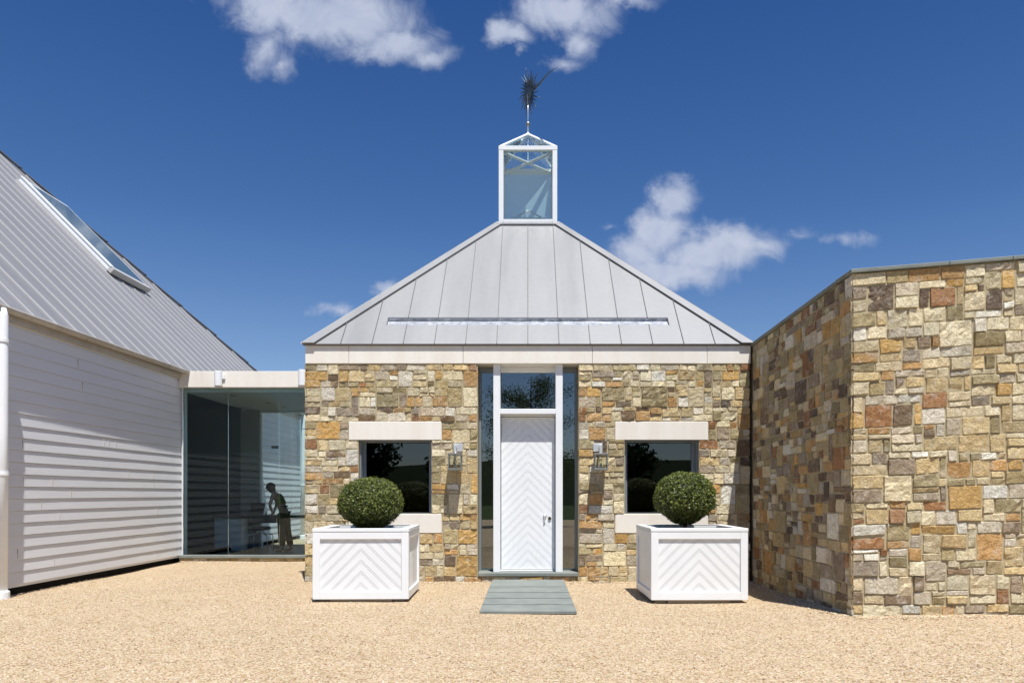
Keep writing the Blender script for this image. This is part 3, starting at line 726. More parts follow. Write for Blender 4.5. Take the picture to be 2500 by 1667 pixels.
# ------------------------------------------------------------------ stone building on the right
RX, RY = 4.11, 9.6
rb = root('stone_building', (RX, RY, 0), 'tall stone building with sharp corner and thin grey coping right of the pavilion', 'building')
def hx(x): return 1 + max(0, x - RX) * .083 / 4.40
def hy(y): return 1 - (y - RY) / 4.3 * .085 / 4.40
mb = MB(); e = .02
# mortar core, sloping top
for P, off in (([(RX + e, RY + e, -.2), (RX + e, 20, -.2), (RX + e, 20, 4.40 * hy(20)), (RX + e, RY + e, 4.40)], (.4, 0, 0)),
               ([(RX + .42, RY + e, -.2), (11, RY + e, -.2), (11, RY + e, 4.40 * hx(11)), (RX + .42, RY + e, 4.40 * hx(RX + .42))], (0, .4, 0))): mb.prism(P, off)
mb.box(10.6, 11, RY + .42, 20, -.2, 4.3); mb.box(RX + .42, 10.6, 19.6, 20, -.2, 4.1); mb.box(RX + .42, 10.6, RY + .42, 19.6, 3.9, 4.0)
rw = mb.build('wall', 'mortar', rb)
nv = len(ticks([-.08, 4.40], .058)) - 1; rq = random.Random(21); QF = []; QS = []; j = 0; lf = False
while j < nv:
    h = rq.choice([3, 4, 5, 6, 6]); c_ = pick(rq); c_ = [x * .5 + y * .5 for x, y in zip(c_[:3], (.60, .54, .42))] + [c_[3]]
    QF.append((0, j, j + h, rq.choice([4, 5]) if lf else rq.choice([2, 3]), c_)); QS.append((1, j, j + h, rq.choice([2, 3]) if lf else rq.choice([4, 5]), c_)); j += h; lf = not lf
mb = MB(); masonry(mb, lambda u, v, w_: (RX + u, RY + .018 - w_, v * (hx(RX + u) if v > 0 else 1)), [0, 5.2], [-.08, 4.40], lambda u, v: False, random.Random(37), sc=.98, quoins=QF, corner=(True, False))
mb.build('stone_facing', 'stone', rw)
WEIGHT = [9, 8, 9, 15, 10, 10, 8, 12, 12, 5, 4, 14, 9]  # browner stones on this side, the mix also darkened to stand in for shade
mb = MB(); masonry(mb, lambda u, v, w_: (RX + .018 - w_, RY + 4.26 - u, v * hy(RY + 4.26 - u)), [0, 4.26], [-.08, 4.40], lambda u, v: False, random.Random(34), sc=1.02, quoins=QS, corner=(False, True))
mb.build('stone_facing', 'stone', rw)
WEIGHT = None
mb = MB(); t = .052; ov = .03
def cop(x, y): return 4.40 * (hx(x) if x > RX + .01 else hy(y))
cuts = [RX - ov, 5.33, 6.13, 7.5, 9.2, 11.0]
for a, b in zip(cuts, cuts[1:]):
    mb.prism([(a + .003, RY - ov, cop(a, RY) + .004), (b - .003, RY - ov, cop(b, RY) + .004), (b - .003, RY - ov, cop(b, RY) + t), (a + .003, RY - ov, cop(a, RY) + t)], (0, .5, 0))
cuts = [RY + .47, 10.35, 11.7, 12.9, 14.5, 16.5, 20]
for a, b in zip(cuts, cuts[1:]):
    mb.prism([(RX - ov, a + .003, cop(0, a) + .004), (RX - ov, b - .003, cop(0, b) + .004), (RX - ov, b - .003, cop(0, b) + t), (RX - ov, a + .003, cop(0, a) + t)], (.5, 0, 0))
mb.build('coping', 'blue', rb, bevel=.006)

# ------------------------------------------------------------------ white barn on the left
BX, BY0, BY1 = -8.3, 11.28, 27.6
barn = root('clapboard_barn', (BX, BY0, 0), 'white clapboard building with steep grey metal roof and skylight at left', 'building')
def siding(mb, y0, y1, z0, z1, ex):
    nb = round((z1 - z0) / ex); ex = (z1 - z0) / nb; ny = int((y1 - y0) / .22) + 1
    for i in range(nb):
        a, b = z0 + i * ex, z0 + (i + 1) * ex; base = len(mb.v)
        for j in range(ny + 1):
            y = y0 + (y1 - y0) * j / ny; q = .0020 * noise.noise(Vector((y * .9, i * 5.3, 0))) +   .0010 * noise.noise(Vector((y * 3, i * 2.3, 9)))
            dz = .003 * noise.noise(Vector((y * .6, i * 3.1, 3)))
            mb.v += [(BX - .01, y, a + .003 + dz), (BX + .014 + q, y, a + .003 + dz), (BX + .015 + q, y, a + .011 + dz), (BX + .001 + q * .3, y, b - .004)]
        for j in range(ny):
            k = base + 4 * j
            for s in range(3): mb.f.append((k + s, k + s + 4, k + s + 5, k + s + 1))
for a, b in ((BY0, 18.30), (22.62, BY1)): mb = MB(); siding(mb, a, b, .14, 4.30, .2); mb.build('siding', 'siding', barn)
rj = random.Random(4)
for i in range(18):
    mb = MB(); zi = .14 + .198 * rj.randrange(0, 20); y = rj.uniform(11.9, 18); mb.box(BX + .004, BX + .0155, y, y + .005, zi + .016, zi + .18); mb.build('board_joint', 'cream', barn)
mb = MB()
mb.box(BX - .25, BX - .01, BY0, 18.30, .10, 4.45); mb.box(BX - .25, BX - .01, 22.62, BY1, .10, 4.45); mb.box(BX - .25, BX - .01, 18.30, 22.62, 4.14, 4.45)
mb.box(-24.6, -24.3, BY0, BY1, .1, 4.45); mb.box(-24.3, BX - .25, BY0, BY0 + .2, .1, 4.45); mb.box(-24.3, BX - .25, BY1 - .2, BY1, .1, 4.45)
mb.build('wall', 'siding', barn)
mb = MB().box(BX - .30, BX - .12, BY0 + .05, BY1 - .05, -.2, .10); mb.build('foundation', 'black', barn)
MB().box(BX - .015, BX + .03, 18.302, 18.40, .14, 4.13).build('corner_trim', 'white', barn, bevel=.003); MB().box(BX - .01, BX + .03, BY0 - .06, BY0, .14, 4.3).build('corner_trim', 'white', barn, bevel=.003)
mb = MB().box(-14.2, BX - .26, 17.0, 22.9, -.08, .0); mb.build('floor', 'slate', barn)
mb = MB().box(-14.2, BX - .26, 22.7, 22.8, 0, 4.3); mb.box(-14.2, -14.1, 17, 22.7, 0, 4.3); mb.box(-14.2, BX - .26, 17.0, 17.1, 0, 4.3); mb.box(-14.1, BX - .26, 17.1, 22.7, 4.2, 4.3)
mb.build('interior_wall', 'dwall', barn)
# pyramid roof
EX, EZ2 = -8.10, 4.50; CYB = (11.0 + 27.7) / 2; TT = 8.35
bf = lambda y, t, h=0: (EX - t + h * .7071, y, EZ2 + t + h * .7071)
mb = MB(); ap = bf(CYB, TT); bx1 = EX - 2 * TT
mb.prism([bf(11.0, 0), bf(27.7, 0), ap], Vector(bf(0, 0, -.03)) - Vector(bf(0, 0, 0)))
mb.quad((EX, 11.0, EZ2), ap, (bx1, 11.0, EZ2)); mb.quad((EX, 27.7, EZ2), (bx1, 27.7, EZ2), ap); mb.quad((bx1, 11.0, EZ2), ap, (bx1, 27.7, EZ2))
mb.quad((EX - .1, 11.0, EZ2 - .04), (EX - .1, 27.7, EZ2 - .04), (bx1, 27.7, EZ2 - .04), (bx1, 11.0, EZ2 - .04))
br_ = mb.build('roof', 'barnroof', barn)
mb = MB(); y = 11.25
SKY0, SKY1, ST0, ST1 = 19.8, 21.75, 2.93, 5.25
while y < 27.6:
    tm = min(y - 11.0, 27.7 - y) - .05; segs = [(.0, tm)]
    if SKY0 - .1 < y < SKY1 + .1: segs = [(0, min(tm, ST0 - .1)), (ST1 + .1, tm)]
    for a, b in segs:
        if b - a > .1: mb.prism([bf(y - .017, a, .001), bf(y + .017, a, .001), bf(y + .010, b, .001), bf(y - .010, b, .001)], Vector(bf(0, 0, .020)) - Vector(bf(0, 0, 0)))
    y += .60
mb.build('standing_seam', 'seam', br_)
mb = MB(); t = 0.02; k = 0
while t < TT - .1:
    t2 = min(t + .78, TT); h0, h1 = .075, .045
    P = [bf(27.72 - t, t, h0), bf(27.72 - t - .16, t, h0), bf(27.72 - t2 - .16, t2, h1), bf(27.72 - t2, t2, h1)]
    mb.prism(P, Vector(bf(0, 0, -.05)) - Vector(bf(0, 0, 0))); t = t2
mb.build('hip_cap', 'darkseam', br_)
# gutter (half round), fascia, downpipes
def gutter(mb, x0, x1, y0, y1, zc=4.505, r=.082, n=10):
    base = len(mb.v); m_ = 14
    for j in range(m_ + 1):
        y = y0 + (y1 - y0) * j / m_; x = x0 + (x1 - x0) * j / m_
        for rr_ in (r, r - .010):
            for i in range(n + 1):
                a = math.pi + math.pi * i / n; mb.v.append((x + rr_ * math.cos(a), y, zc + .02 + rr_ * math.sin(a)))
    s = 2 * (n + 1)
    for j in range(m_):
        for i in range(n):
            q = base + j * s + i; mb.f.append((q, q + 1, q + 1 + s, q + s)); q += n + 1; mb.f.append((q, q + s, q + 1 + s, q + 1))
        q = base + j * s; mb.f.append((q, q + s, q + s + n + 1, q + n + 1)); q += n; mb.f.append((q, q + n + 1, q + s + n + 1, q + s))
    for j in (0, m_): mb.f.append(tuple(base + j * s + i for i in range(n + 1)))
mb = MB(); gutter(mb, -8.12, -8.12, 22.7, 27.7); mb.build('gutter', 'cream', barn, smooth=True); mb = MB(); gutter(mb, -8.17, -8.105, 11.0, 18.28)
gt = mb.build('gutter', 'cream', barn, smooth=True)
y = 11.6
while y < 18.2:
    mb = MB()
    xc = -8.17 + .065 * (y - 11) / 7.28
    pts = [(xc + .086 * math.cos(math.pi + math.pi * i / 10), y, 4.525 + .086 * math.sin(math.pi + math.pi * i / 10)) for i in range(11)]
    mb.tube(pts, .006, 5); y += .78; mb.build('gutter_bracket', 'cream', gt)
MB().box(BX - .005, -8.24, BY0 - .05, 18.28, 4.35, 4.485).build('fascia', 'cream', barn); MB().box(BX - .005, -8.24, 22.7, BY1, 4.305, 4.485).build('fascia', 'cream', barn)
for (px, py) in ((-8.115, 11.70), (-8.10, 27.3)):
    mb = MB(); mb.tube([(px - .03, py, 4.46), (px, py, 4.36), (px, py, 2.6), (px - .015, py, .12)], .080, 18)
    dp = mb.build('downpipe', 'white', barn, smooth=True)
    for z in (3.95, 1.9): MB().tube([(px, py, z), (px, py, z + .05)], .092, 18).build('collar', 'white', dp)
    MB().tube([(px - .01, py, -.03), (px - .01, py, .10), (px - .01, py, .12)], [.108, .108, .090], 18).build('boot', 'white', dp)
# skylight on the roof slope
mb = MB(); H_ = .17
def sb(mb, y0, y1, t0, t1, h0, h1): mb.prism([bf(y0, t0, h0), bf(y1, t0, h0), bf(y1, t1, h0), bf(y0, t1, h0)], Vector(bf(0, 0, h1 - h0)) - Vector(bf(0, 0, 0)))
sb(mb, SKY0, SKY0 + .13, ST0, ST1, .06, H_); sb(mb, SKY1 - .08, SKY1, ST0, ST1, .06, H_); sb(mb, SKY0 + .08, SKY1 - .08, ST1 - .06, ST1, .06, H_)
sb(mb, SKY0 - .02, SKY0 + .12, ST0 - .02, ST1 + .02, H_ + .001, H_ + .03)
sk = mb.build('skylight', 'white', br_)
mb = MB(); sb(mb, SKY0 - .01, SKY1 + .01, ST0 - .09, ST0, .04, H_ + .02); sb(mb, SKY0 - .02, SKY1 + .02, ST0 - .02, ST1 + .04, .0, .055); mb.build('curb', 'seam', sk)
mb = MB(); sb(mb, SKY0 + .06, SKY1 - .06, ST0, ST1 - .05, H_ - .02, H_ + .004); mb.build('pane', 'skyglass', sk)

# ------------------------------------------------------------------ glass link
LY, LB = 18.0, 22.6
link = root('glass_link', (-6.2, LY, 0), 'flat roofed glass passage between the clapboard building and the stone pavilion', 'building')
for q in ((LY, LY + .3, 4.14, 4.52), (LB - .1, LB + .2, 4.05, 4.48)): MB().box(-8.29, -HW + .02, *q).build('fascia', 'lime', link, bevel=.005)
MB().box(-8.29, -HW + .02, LY + .3, LB - .1, 4.25, 4.44).build('roof', 'zinc', link)
cl_ = MB().box(-8.29, -HW + .02, LY + .3, LB - .1, 4.06, 4.14).build('ceiling', 'ceil', link)
for x, y in ((-7.35, 18.9), (-5.6, 18.9), (-7.0, 20.4), (-6.9, 21.5), (-5.3, 20.4), (-5.2, 21.6)): MB().tube([(x, y, 4.055), (x, y, 4.075)], .075, 14).build('recessed_light', 'dark', cl_)
MB().box(-8.5, -HW + .02, LY - .02, LY + .35, .085, .155).build('sill', 'blue', link, bevel=.005)
mb = MB().box(-8.3, -HW + .02, LY + .04, LY + .33, -.2, .085); pl = mb.build('plinth', 'mortar', link)
mb = MB(); masonry(mb, lambda u, v, w_: (-8.3 + u, LY + .038 - w_, v), [0, 4.2], [-.06, .083], lambda u, v: False, random.Random(77), step=(.09, .07)); mb.build('stone_facing', 'stone', pl)
MB().box(-8.55, -HW + .02, LY + .35, LB, -.08, .0).build('floor', 'slate', link)
mb = MB()
GY = LY + .12
for a, b in ((-8.24, -7.172), (-7.164, -5.95), (-5.942, -4.1)):
    MB().box(a, b, GY, GY + .012, .157, 4.138).build('glass_pane', 'linkglass', link)
MB().box(-7.171, -7.165, GY - .001, GY + .013, .157, 4.138).build('glazing_joint', 'greyframe', link)
mb = MB().box(-8.268, -8.245, GY - .03, GY + .04, .157, 4.138); mb.build('glazing_joint', 'white', link)
MB().box(-8.44, -7.93, LB - .35, LB - .15, 0, 4.05).build('partition', 'room', link)
mb = MB().box(-7.93, -7.88, LB - .2, LB - .05, 0, 4.05); mb.box(-7.88, -4.1, LB - .17, LB - .09, 4.0, 4.05); mb.build('rear_frame', 'white', link)
for a, b in ((-7.88, -7.41), (-7.405, -7.01), (-7.005, -5.6), (-5.595, -4.1)): MB().box(a, b, LB - .13, LB - .12, .0, 4.0).build('rear_pane', 'lampglass', link)
for q in ((-7.56, -7.36, LB - .16, LB - .1, .0, .075), (-7.6, -7.4, LB - .16, LB - .1, 2.95, 3.03)): MB().box(*q).build('patch_fitting', 'pewter', link)

# cylinder lights on the link fascia
def cyl_light(x, label, z0, z1):
    r_ = root('cylinder_wall_light', (x, LY - .12, z0), label, 'wall light', 'white cylinder lights on the pale fascia')
    MB().tube([(x, LY - .12, z0), (x, LY - .12, z1)], .090, 24).build('shade', 'white', r_, bevel=.006)
    mb = MB().box(x + .05, x + .125, LY - .04, LY - .002, z0 + .18, z0 + .29); mb.build('bracket', 'white', r_, bevel=.004)
cyl_light(-7.31, 'white cylinder light on the link fascia nearest the clapboard wall', 4.15, 4.50)
cyl_light(-5.33, 'white cylinder light on the link fascia beside the stone pavilion corner', 4.16, 4.53)

# ------------------------------------------------------------------ furniture and person in the link
DY = 21.5
dk = root('desk', (-7.2, DY, 0), 'long desk with dark top and white pedestal behind the glass', 'desk')
MB().box(-8.95, -5.3, DY - .05, DY + .62, .92, 1.0).build('desktop', 'dark', dk, bevel=.006)
MB().box(-8.90, -8.14, DY, DY + .55, .0, .918).build('pedestal', 'white', dk, bevel=.006)
MB().box(-7.85, -7.15, DY, DY + .5, .78, .918).build('drawer', 'dark', dk)
for x in (-6.2, -5.45): MB().box(x - .025, x + .025, DY + .05, DY + .10, 0, .918).build('leg', 'pewter', dk)
lp = root('laptop', (-7.82, DY + .2, 1.0), 'open dark laptop on the desk behind the glass', 'laptop')
MB().box(-8.0, -7.62, DY + .05, DY + .33, 1.001, 1.022).build('keyboard', 'dark', lp)
MB().prism([(-8.0, DY + .33, 1.02), (-7.62, DY + .33, 1.02), (-7.60, DY + .42, 1.34), (-8.02, DY + .42, 1.34)], (0, .015, .004)).build('screen', 'dark', lp)
tb = root('drinking_glass', (-7.47, DY + .1, 1.0), 'small clear drinking glass on the desk beside the laptop', 'glass')
MB().tube([(-7.47, DY + .1, 1.002), (-7.47, DY + .1, 1.13)], [.026, .034], 14, cap=False).build('tumbler', 'lampglass', tb, smooth=True)
MB().tube([(-7.47, DY + .1, 1.004), (-7.47, DY + .1, 1.07)], [.023, .028], 14).build('water', 'ceil', tb)
ch = root('office_chair', (-7.47, DY - .35, 0), 'low backed chair with dark round seat and thin chrome legs at the desk', 'chair')
cx, cy = -7.47, DY - .35
MB().tube([(cx, cy, .60), (cx, cy, .62), (cx, cy, .68), (cx, cy, .70)], [.24, .28, .29, .25], 24).build('seat', 'dark', ch, smooth=True)
for sx in (-1, 1):
    for sy in (-1, 1):
        MB().tube([(cx + sx * .05, cy + sy * .05, .60), (cx + sx * .10, cy + sy * .08, .50), (cx + sx * .25, cy + sy * .22, .47), (cx + sx * .27, cy + sy * .24, .40), (cx + sx * .28, cy + sy * .25, .01)], .013, 8).build('leg', 'chrome', ch, smooth=True)

def skin(name, mat, verts, edges, parent, sub=2, rootv=0):
    me = bpy.data.meshes.new(name); org = wloc(parent)
    me.from_pydata([tuple(Vector(v[:3]) - org) for v in verts], edges, []); me.update()
    o = bpy.data.objects.new(name + '_tmp', me); COL.objects.link(o)
    md = o.modifiers.new('s', 'SKIN'); md.use_smooth_shade = True
    sv = me.skin_vertices[0].data if me.skin_vertices else None
    if sv is None:
        bm = bmesh.new(); bm.from_mesh(me); bm.verts.layers.skin.verify(); bm.to_mesh(me); bm.free(); sv = me.skin_vertices[0].data
    for i, v in enumerate(verts):
        r_ = v[3]; sv[i].radius = r_ if isinstance(r_, tuple) else (r_, r_); sv[i].use_root = (i == rootv)
    s2 = o.modifiers.new('u', 'SUBSURF'); s2.levels = sub; s2.render_levels = sub
    dg = bpy.context.evaluated_depsgraph_get(); dg.update()
    nm = bpy.data.meshes.new_from_object(o.evaluated_get(dg)); nm.name = name
    bpy.data.objects.remove(o)
    nm.materials.clear(); nm.materials.append(M[mat].m); nm.polygons.foreach_set('use_smooth', [True] * len(nm.polygons))
    ob = bpy.data.objects.new(name, nm); COL.objects.link(ob); ob.parent = parent
    return ob
PY = DY - .42
per = root('person', (-6.9, PY, 0), 'person in olive top and dark trousers leaning over the desk behind the glass', 'person')
hp = (-6.93, PY, 1.12)
body = [(-6.93, PY, 1.14, (.15, .13)), (-6.98, PY, 1.30, (.13, .11)), (-7.05, PY, 1.45, (.14, .12)), (-7.13, PY, 1.60, (.15, .11)), (-7.22, PY, 1.665, .062), (-7.27, PY, 1.72, .075), (-7.315, PY, 1.775, (.10, .115)), (-7.34, PY, 1.84, .075),
  (-6.92, PY - .10, 1.05, .105), (-6.96, PY - .11, .58, .066), (-6.91, PY - .12, .12, .042), (-6.93, PY - .12, .05, .045), (-7.10, PY - .13, .035, .035),
  (-6.90, PY + .10, 1.05, .105), (-6.86, PY + .12, .58, .066), (-6.76, PY + .12, .12, .042), (-6.78, PY + .12, .05, .045), (-6.95, PY + .14, .035, .035),
  (-7.16, PY - .18, 1.575, .062), (-7.24, PY - .22, 1.30, .044), (-7.22, PY - .06, 1.08, .030), (-7.24, PY - .02, 1.035, (.034, .02)),
  (-7.14, PY + .18, 1.575, .062), (-7.20, PY + .22, 1.30, .044), (-7.26, PY + .18, 1.08, .030), (-7.29, PY + .20, 1.035, (.034, .02))]
fing = []; ed = [(0, 1), (1, 2), (2, 3), (3, 4), (4, 5), (5, 6), (6, 7), (0, 8), (8, 9), (9, 10), (10, 11), (11, 12), (0, 13), (13, 14), (14, 15), (15, 16), (16, 17), (3, 18), (18, 19), (19, 20), (20, 21), (3, 22), (22, 23), (23, 24), (24, 25)]
for wi in (21, 25):
    wx, wy, wz = body[wi][:3]
    for q, (dy, ln) in enumerate(((-.032, .07), (-.011, .085), (.011, .08), (.032, .065))):
        i = len(body); body.append((wx - .03, wy + dy, wz - .004, .012)); body.append((wx - .03 - ln * .5, wy + dy * 1.25, wz + .004, .010)); body.append((wx - .03 - ln, wy + dy * 1.4, wz - .012, .008)); ed += [(wi, i), (i, i + 1), (i + 1, i + 2)]
    sg = 1 if wi == 21 else -1; i = len(body); body.append((wx - .005, wy + sg * .045, wz, .013)); body.append((wx - .045, wy + sg * .065, wz - .008, .010)); ed += [(wi, i), (i, i + 1)]
skin('body', 'skin', body, ed, per)
# face: nose, eyes, mouth set on the head, which looks down towards the desk
mb = MB(); mb.tube([(-7.405, PY, 1.79), (-7.435, PY, 1.765), (-7.41, PY, 1.752)], [.010, .018, .014], 8); mb.build('nose', 'skin', per, smooth=True)
for q in (-.098, .098): MB().ball((-7.33, PY + q, 1.77), .022, 8, 6, (1, .5, 1.3)).build('ear', 'skin', per, smooth=True)
for q in (-.035, .035): MB().ball((-7.40, PY + q, 1.80), .011, 8, 6).build('eye', 'dark', per, smooth=True)
mb = MB(); mb.tube([(-7.398, PY - .025, 1.715), (-7.405, PY, 1.713), (-7.398, PY + .025, 1.715)], .006, 6); mb.build('mouth', 'leather', per)
mb = MB(); mb.ball((-7.285, PY, 1.80), .128, 20, 14, (1.0, .98, 1.0)); mb.ball((-7.25, PY, 1.735), .105, 16, 12, (.95, 1.0, 1.05)); mb.v = [(x + .01 * noise.noise(Vector((x * 20, y * 20, z * 20))), y, z) for x, y, z in mb.v]
mb.build('hair', 'hair', per, smooth=True)
skin('top', 'top', [(-6.95, PY, 1.26, (.150, .130)), (-7.0, PY, 1.36, (.155, .14)), (-7.07, PY, 1.49, (.16, .15)), (-7.14, PY, 1.60, (.14, .13))], [(0, 1), (1, 2), (2, 3)], per)
skin('trousers', 'trouser', [(-6.935, PY, 1.16, (.145, .125)), (-6.94, PY - .10, 1.02, .135), (-6.96, PY - .11, .60, .10), (-6.92, PY - .12, .14, .095), (-6.90, PY + .10, 1.02, .135), (-6.86, PY + .12, .60, .10), (-6.77, PY + .12, .14, .095)],
     [(0, 1), (1, 2), (2, 3), (0, 4), (4, 5), (5, 6)], per)
mb = MB(); n = 20; mb.tube([(-6.95, PY, 1.235), (-6.955, PY, 1.265)], .146, 24); mb.build('belt', 'leather', per)

per.location.x += .13
# ------------------------------------------------------------------ planters
def planter(loc, rz, label):
    r_ = root('planter_box', (0, 0, 0), label, 'planter', 'white square planters by the entrance')
    w2 = .712; zb, zt = .045, 1.045; pw = .108
    mb = MB()
    for sx in (-1, 1):
        for sy in (-1, 1):
            x0, x1 = sorted((sx * w2, sx * (w2 - pw))); y0, y1 = sorted((sy * w2, sy * (w2 - pw))); mb.box(x0, x1, y0, y1, zb, zt)
    for sy in (-1, 1):
        for (a, b) in ((zb, zb + .115), (zt - .105, zt)):
            y0, y1 = sorted((sy * (w2 - .001), sy * (w2 - .06))); mb.box(-w2 + pw, w2 - pw, y0, y1, a, b)
            x0, x1 = sorted((sy * (w2 - .001), sy * (w2 - .06))); mb.box(x0, x1, -w2 + pw, w2 - pw, a, b)
    mb.build('frame', 'white', r_, bevel=.004)
    mb = MB(); c0, c1 = w2 + .004, w2 - .125
    mb.box(-c0, c0, -c0, -c1, zt + .004, zt + .052); mb.box(-c0, c0, c1, c0, zt + .004, zt + .052); mb.box(-c0, -c1, -c1, c1, zt + .004, zt + .052); mb.box(c1, c0, -c1, c1, zt + .004, zt + .052)
    mb.build('rim', 'white', r_, bevel=.004)
    for k in range(4):
        m_ = Matrix.Rotation(R(90 * k), 4, 'Z'); mb = MB(); yy_ = -w2 + .036
        mb.prism([m_ @ Vector(q) for q in ((-w2 + pw - .01, yy_, zb + .1), (w2 - pw + .01, yy_, zb + .1), (w2 - pw + .01, yy_, zt - .09), (-w2 + pw - .01, yy_, zt - .09))], m_ @ Vector((0, .02, 0)))
        chevrons(mb, w2 - pw, zb + .115, zt - .105, zt - .115, .168, lambda x, z: m_ @ Vector((x, yy_ + .001, z)), m_ @ Vector((0, -.009, 0)), .0035)
        mb.build('chevron_panel', 'white', r_)
    for sx in (-1, 1):
        for sy in (-1, 1): MB().box(sx * .55 - .08, sx * .55 + .08, sy * .55 - .08, sy * .55 + .08, -.03, zb - .001).build('foot', 'wood', r_)
    MB().box(-.46, .46, -.665, -.625, -.02, zb - .001).build('bearer', 'wood', r_)
    mb = MB(); n = 14
    for j in range(n + 1):
        for i in range(n + 1):
            x, y = -.65 + 1.3 * i / n, -.65 + 1.3 * j / n; mb.v.append((x, y, .99 + .02 * noise.noise(Vector((x * 7, y * 7, loc[0])))))
    for j in range(n):
        for i in range(n): q = j * (n + 1) + i; mb.f.append((q, q + 1, q + n + 2, q + n + 1))
    mb.build('soil', 'soil', r_, smooth=True)
    MB().box(-.655, .655, -.655, -.650, zb + .05, 1.04).box(-.655, .655, .650, .655, zb + .05, 1.04).box(-.655, -.650, -.650, .650, zb + .05, 1.04).box(.650, .655, -.650, .650, zb + .05, 1.04).build('liner', 'dark', r_)
    r_.location = loc; r_.rotation_euler.z = rz
planter((-2.513, 12.0, .0), R(1.6), 'white chevron planter left of the entrance door holding a wide clipped ball')
planter((2.51, 11.82, .012), R(.6), 'white chevron planter right of the entrance door holding an upright clipped ball')

def topiary(cx, cy, cz, rx, rz_, seed, label, taper):
    r_ = root('boxwood_ball', (cx, cy, 1.0), label, 'shrub', 'clipped box balls in the planters'); rr = random.Random(seed)
    def surf(d, k=1.0):
        b = 1 + .045 * noise.noise(d * 2.1 + Vector((seed, 0, 0))) + .035 * noise.noise(d * 6 + Vector((0, seed, 0)))
        q = 1.0
        if d.z < -.2: q = 1 - taper * sm(-.25, -.95, d.z) 
        # slightly boxy ball
        p_ = 2.25; l = (abs(d.x) ** p_ + abs(d.y) ** p_ + abs(d.z) ** p_) ** (-1 / p_)
        return Vector((d.x * rx * l * q, d.y * rx * l * q, d.z * rz_ * l)) * b * k
    mb = MB(); n, mth = 40, 26
    for i in range(mth + 1):
        a = math.pi * i / mth
        for j in range(n):
            t = 2 * math.pi * j / n; d = Vector((math.sin(a) * math.cos(t), math.sin(a) * math.sin(t), math.cos(a))); p_ = surf(d, .86 + .05 * noise.noise(d * 9)) + Vector((cx, cy, cz)); mb.v.append(tuple(p_))
    for i in range(mth):
        for j in range(n): q = i * n + j; q1 = i * n + (j + 1) % n; mb.f.append((q, q + n, q1 + n, q1)); mb.c.append((.0, .0, .0, 1))
    core = mb.build('foliage_core', 'box', r_, smooth=True)
    mb = MB()
    for _ in range(15000):
        d = Vector((rr.gauss(0, 1), rr.gauss(0, 1), rr.gauss(0, 1))).normalized()
        if d.z < -.97: continue
        clump = noise.noise(d * 11 + Vector((5, seed, 0)))
        k = 1 - abs(rr.gauss(0, .06)) + .06 * clump + (.03 if rr.random() < .04 else 0)
        p_ = surf(d, k) + Vector((cx, cy, cz))
        nrm = (d * 1.0 + Vector((rr.gauss(0, .55), rr.gauss(0, .55), rr.gauss(0, .55) + .35))).normalized()
        t1 = nrm.cross(Vector((rr.random() - .5, rr.random() - .5, rr.random() - .5))).normalized(); t2 = nrm.cross(t1)
        s_ = rr.uniform(.010, .021); i0 = len(mb.v)
        up_ = d * s_ * .5
        mb.v += [tuple(p_ - t1 * s_), tuple(p_ + t2 * s_ * .62), tuple(p_ + t1 * s_ * 1.15 + up_), tuple(p_ - t2 * s_ * .62)]
        mb.f.append((i0, i0 + 1, i0 + 2, i0 + 3)); v_ = max(0, min(1, .26 + .35 * clump + rr.gauss(0, .26) + (.6 if rr.random() < .06 else 0))); mb.c.append((v_, v_, v_, 1))
    mb.build('foliage', 'box', r_)
    MB().tube([(cx, cy, .97), (cx, cy, cz - rz_ * .5)], .035, 8).build('trunk', 'bark', r_)
topiary(-2.495, 12.0, 1.46, .50, .408, 3, 'wide dark green clipped box ball in the planter left of the door', .25)
topiary(2.455, 11.85, 1.54, .465, .41, 9, 'rounder lighter green clipped box ball in the planter right of the door', .34)

# ------------------------------------------------------------------ slate slabs, boot scraper, lanterns
ed_ = [13.84, 12.75, 12.05, 11.40, 10.76, 10.12]; names = ['deepest slate slab against the entrance step', 'second slate slab from the entrance step', 'middle slate slab of the five in front of the door', 'fourth slate slab from the entrance step', 'slate slab farthest from the door with exposed front edge']
for k in range(5):
    y1, y0 = ed_[k], ed_[k + 1]; z = .030 + .002 * (4 - k); mb = MB().box(-.65, .655, y0 + .042, y1 - .042, -.03, z + .016)
    tag(mb.build('paving_slab', 'blue', bevel=.006), names[k], 'paving slab', 'grey slabs leading to the door')
    mb.v = []
mb = MB().box(-.64, .645, 10.16, 13.82, -.05, .006); tag(mb.build('slab_bedding', 'soil'), kind='structure')
bs = root('boot_scraper', (1.345, 13.72, 0), 'small wire boot scraper in the gravel against the stone right of the door', 'boot scraper')
for x in (1.20, 1.49): MB().tube([(x, 13.72, -.03), (x, 13.72, .115), (x, 13.80, .13)], .008, 6).build('upright', 'pewter', bs)
MB().box(1.20, 1.49, 13.716, 13.724, .10, .118).box(1.20, 1.49, 13.716, 13.724, .0, .012).build('blade', 'pewter', bs)

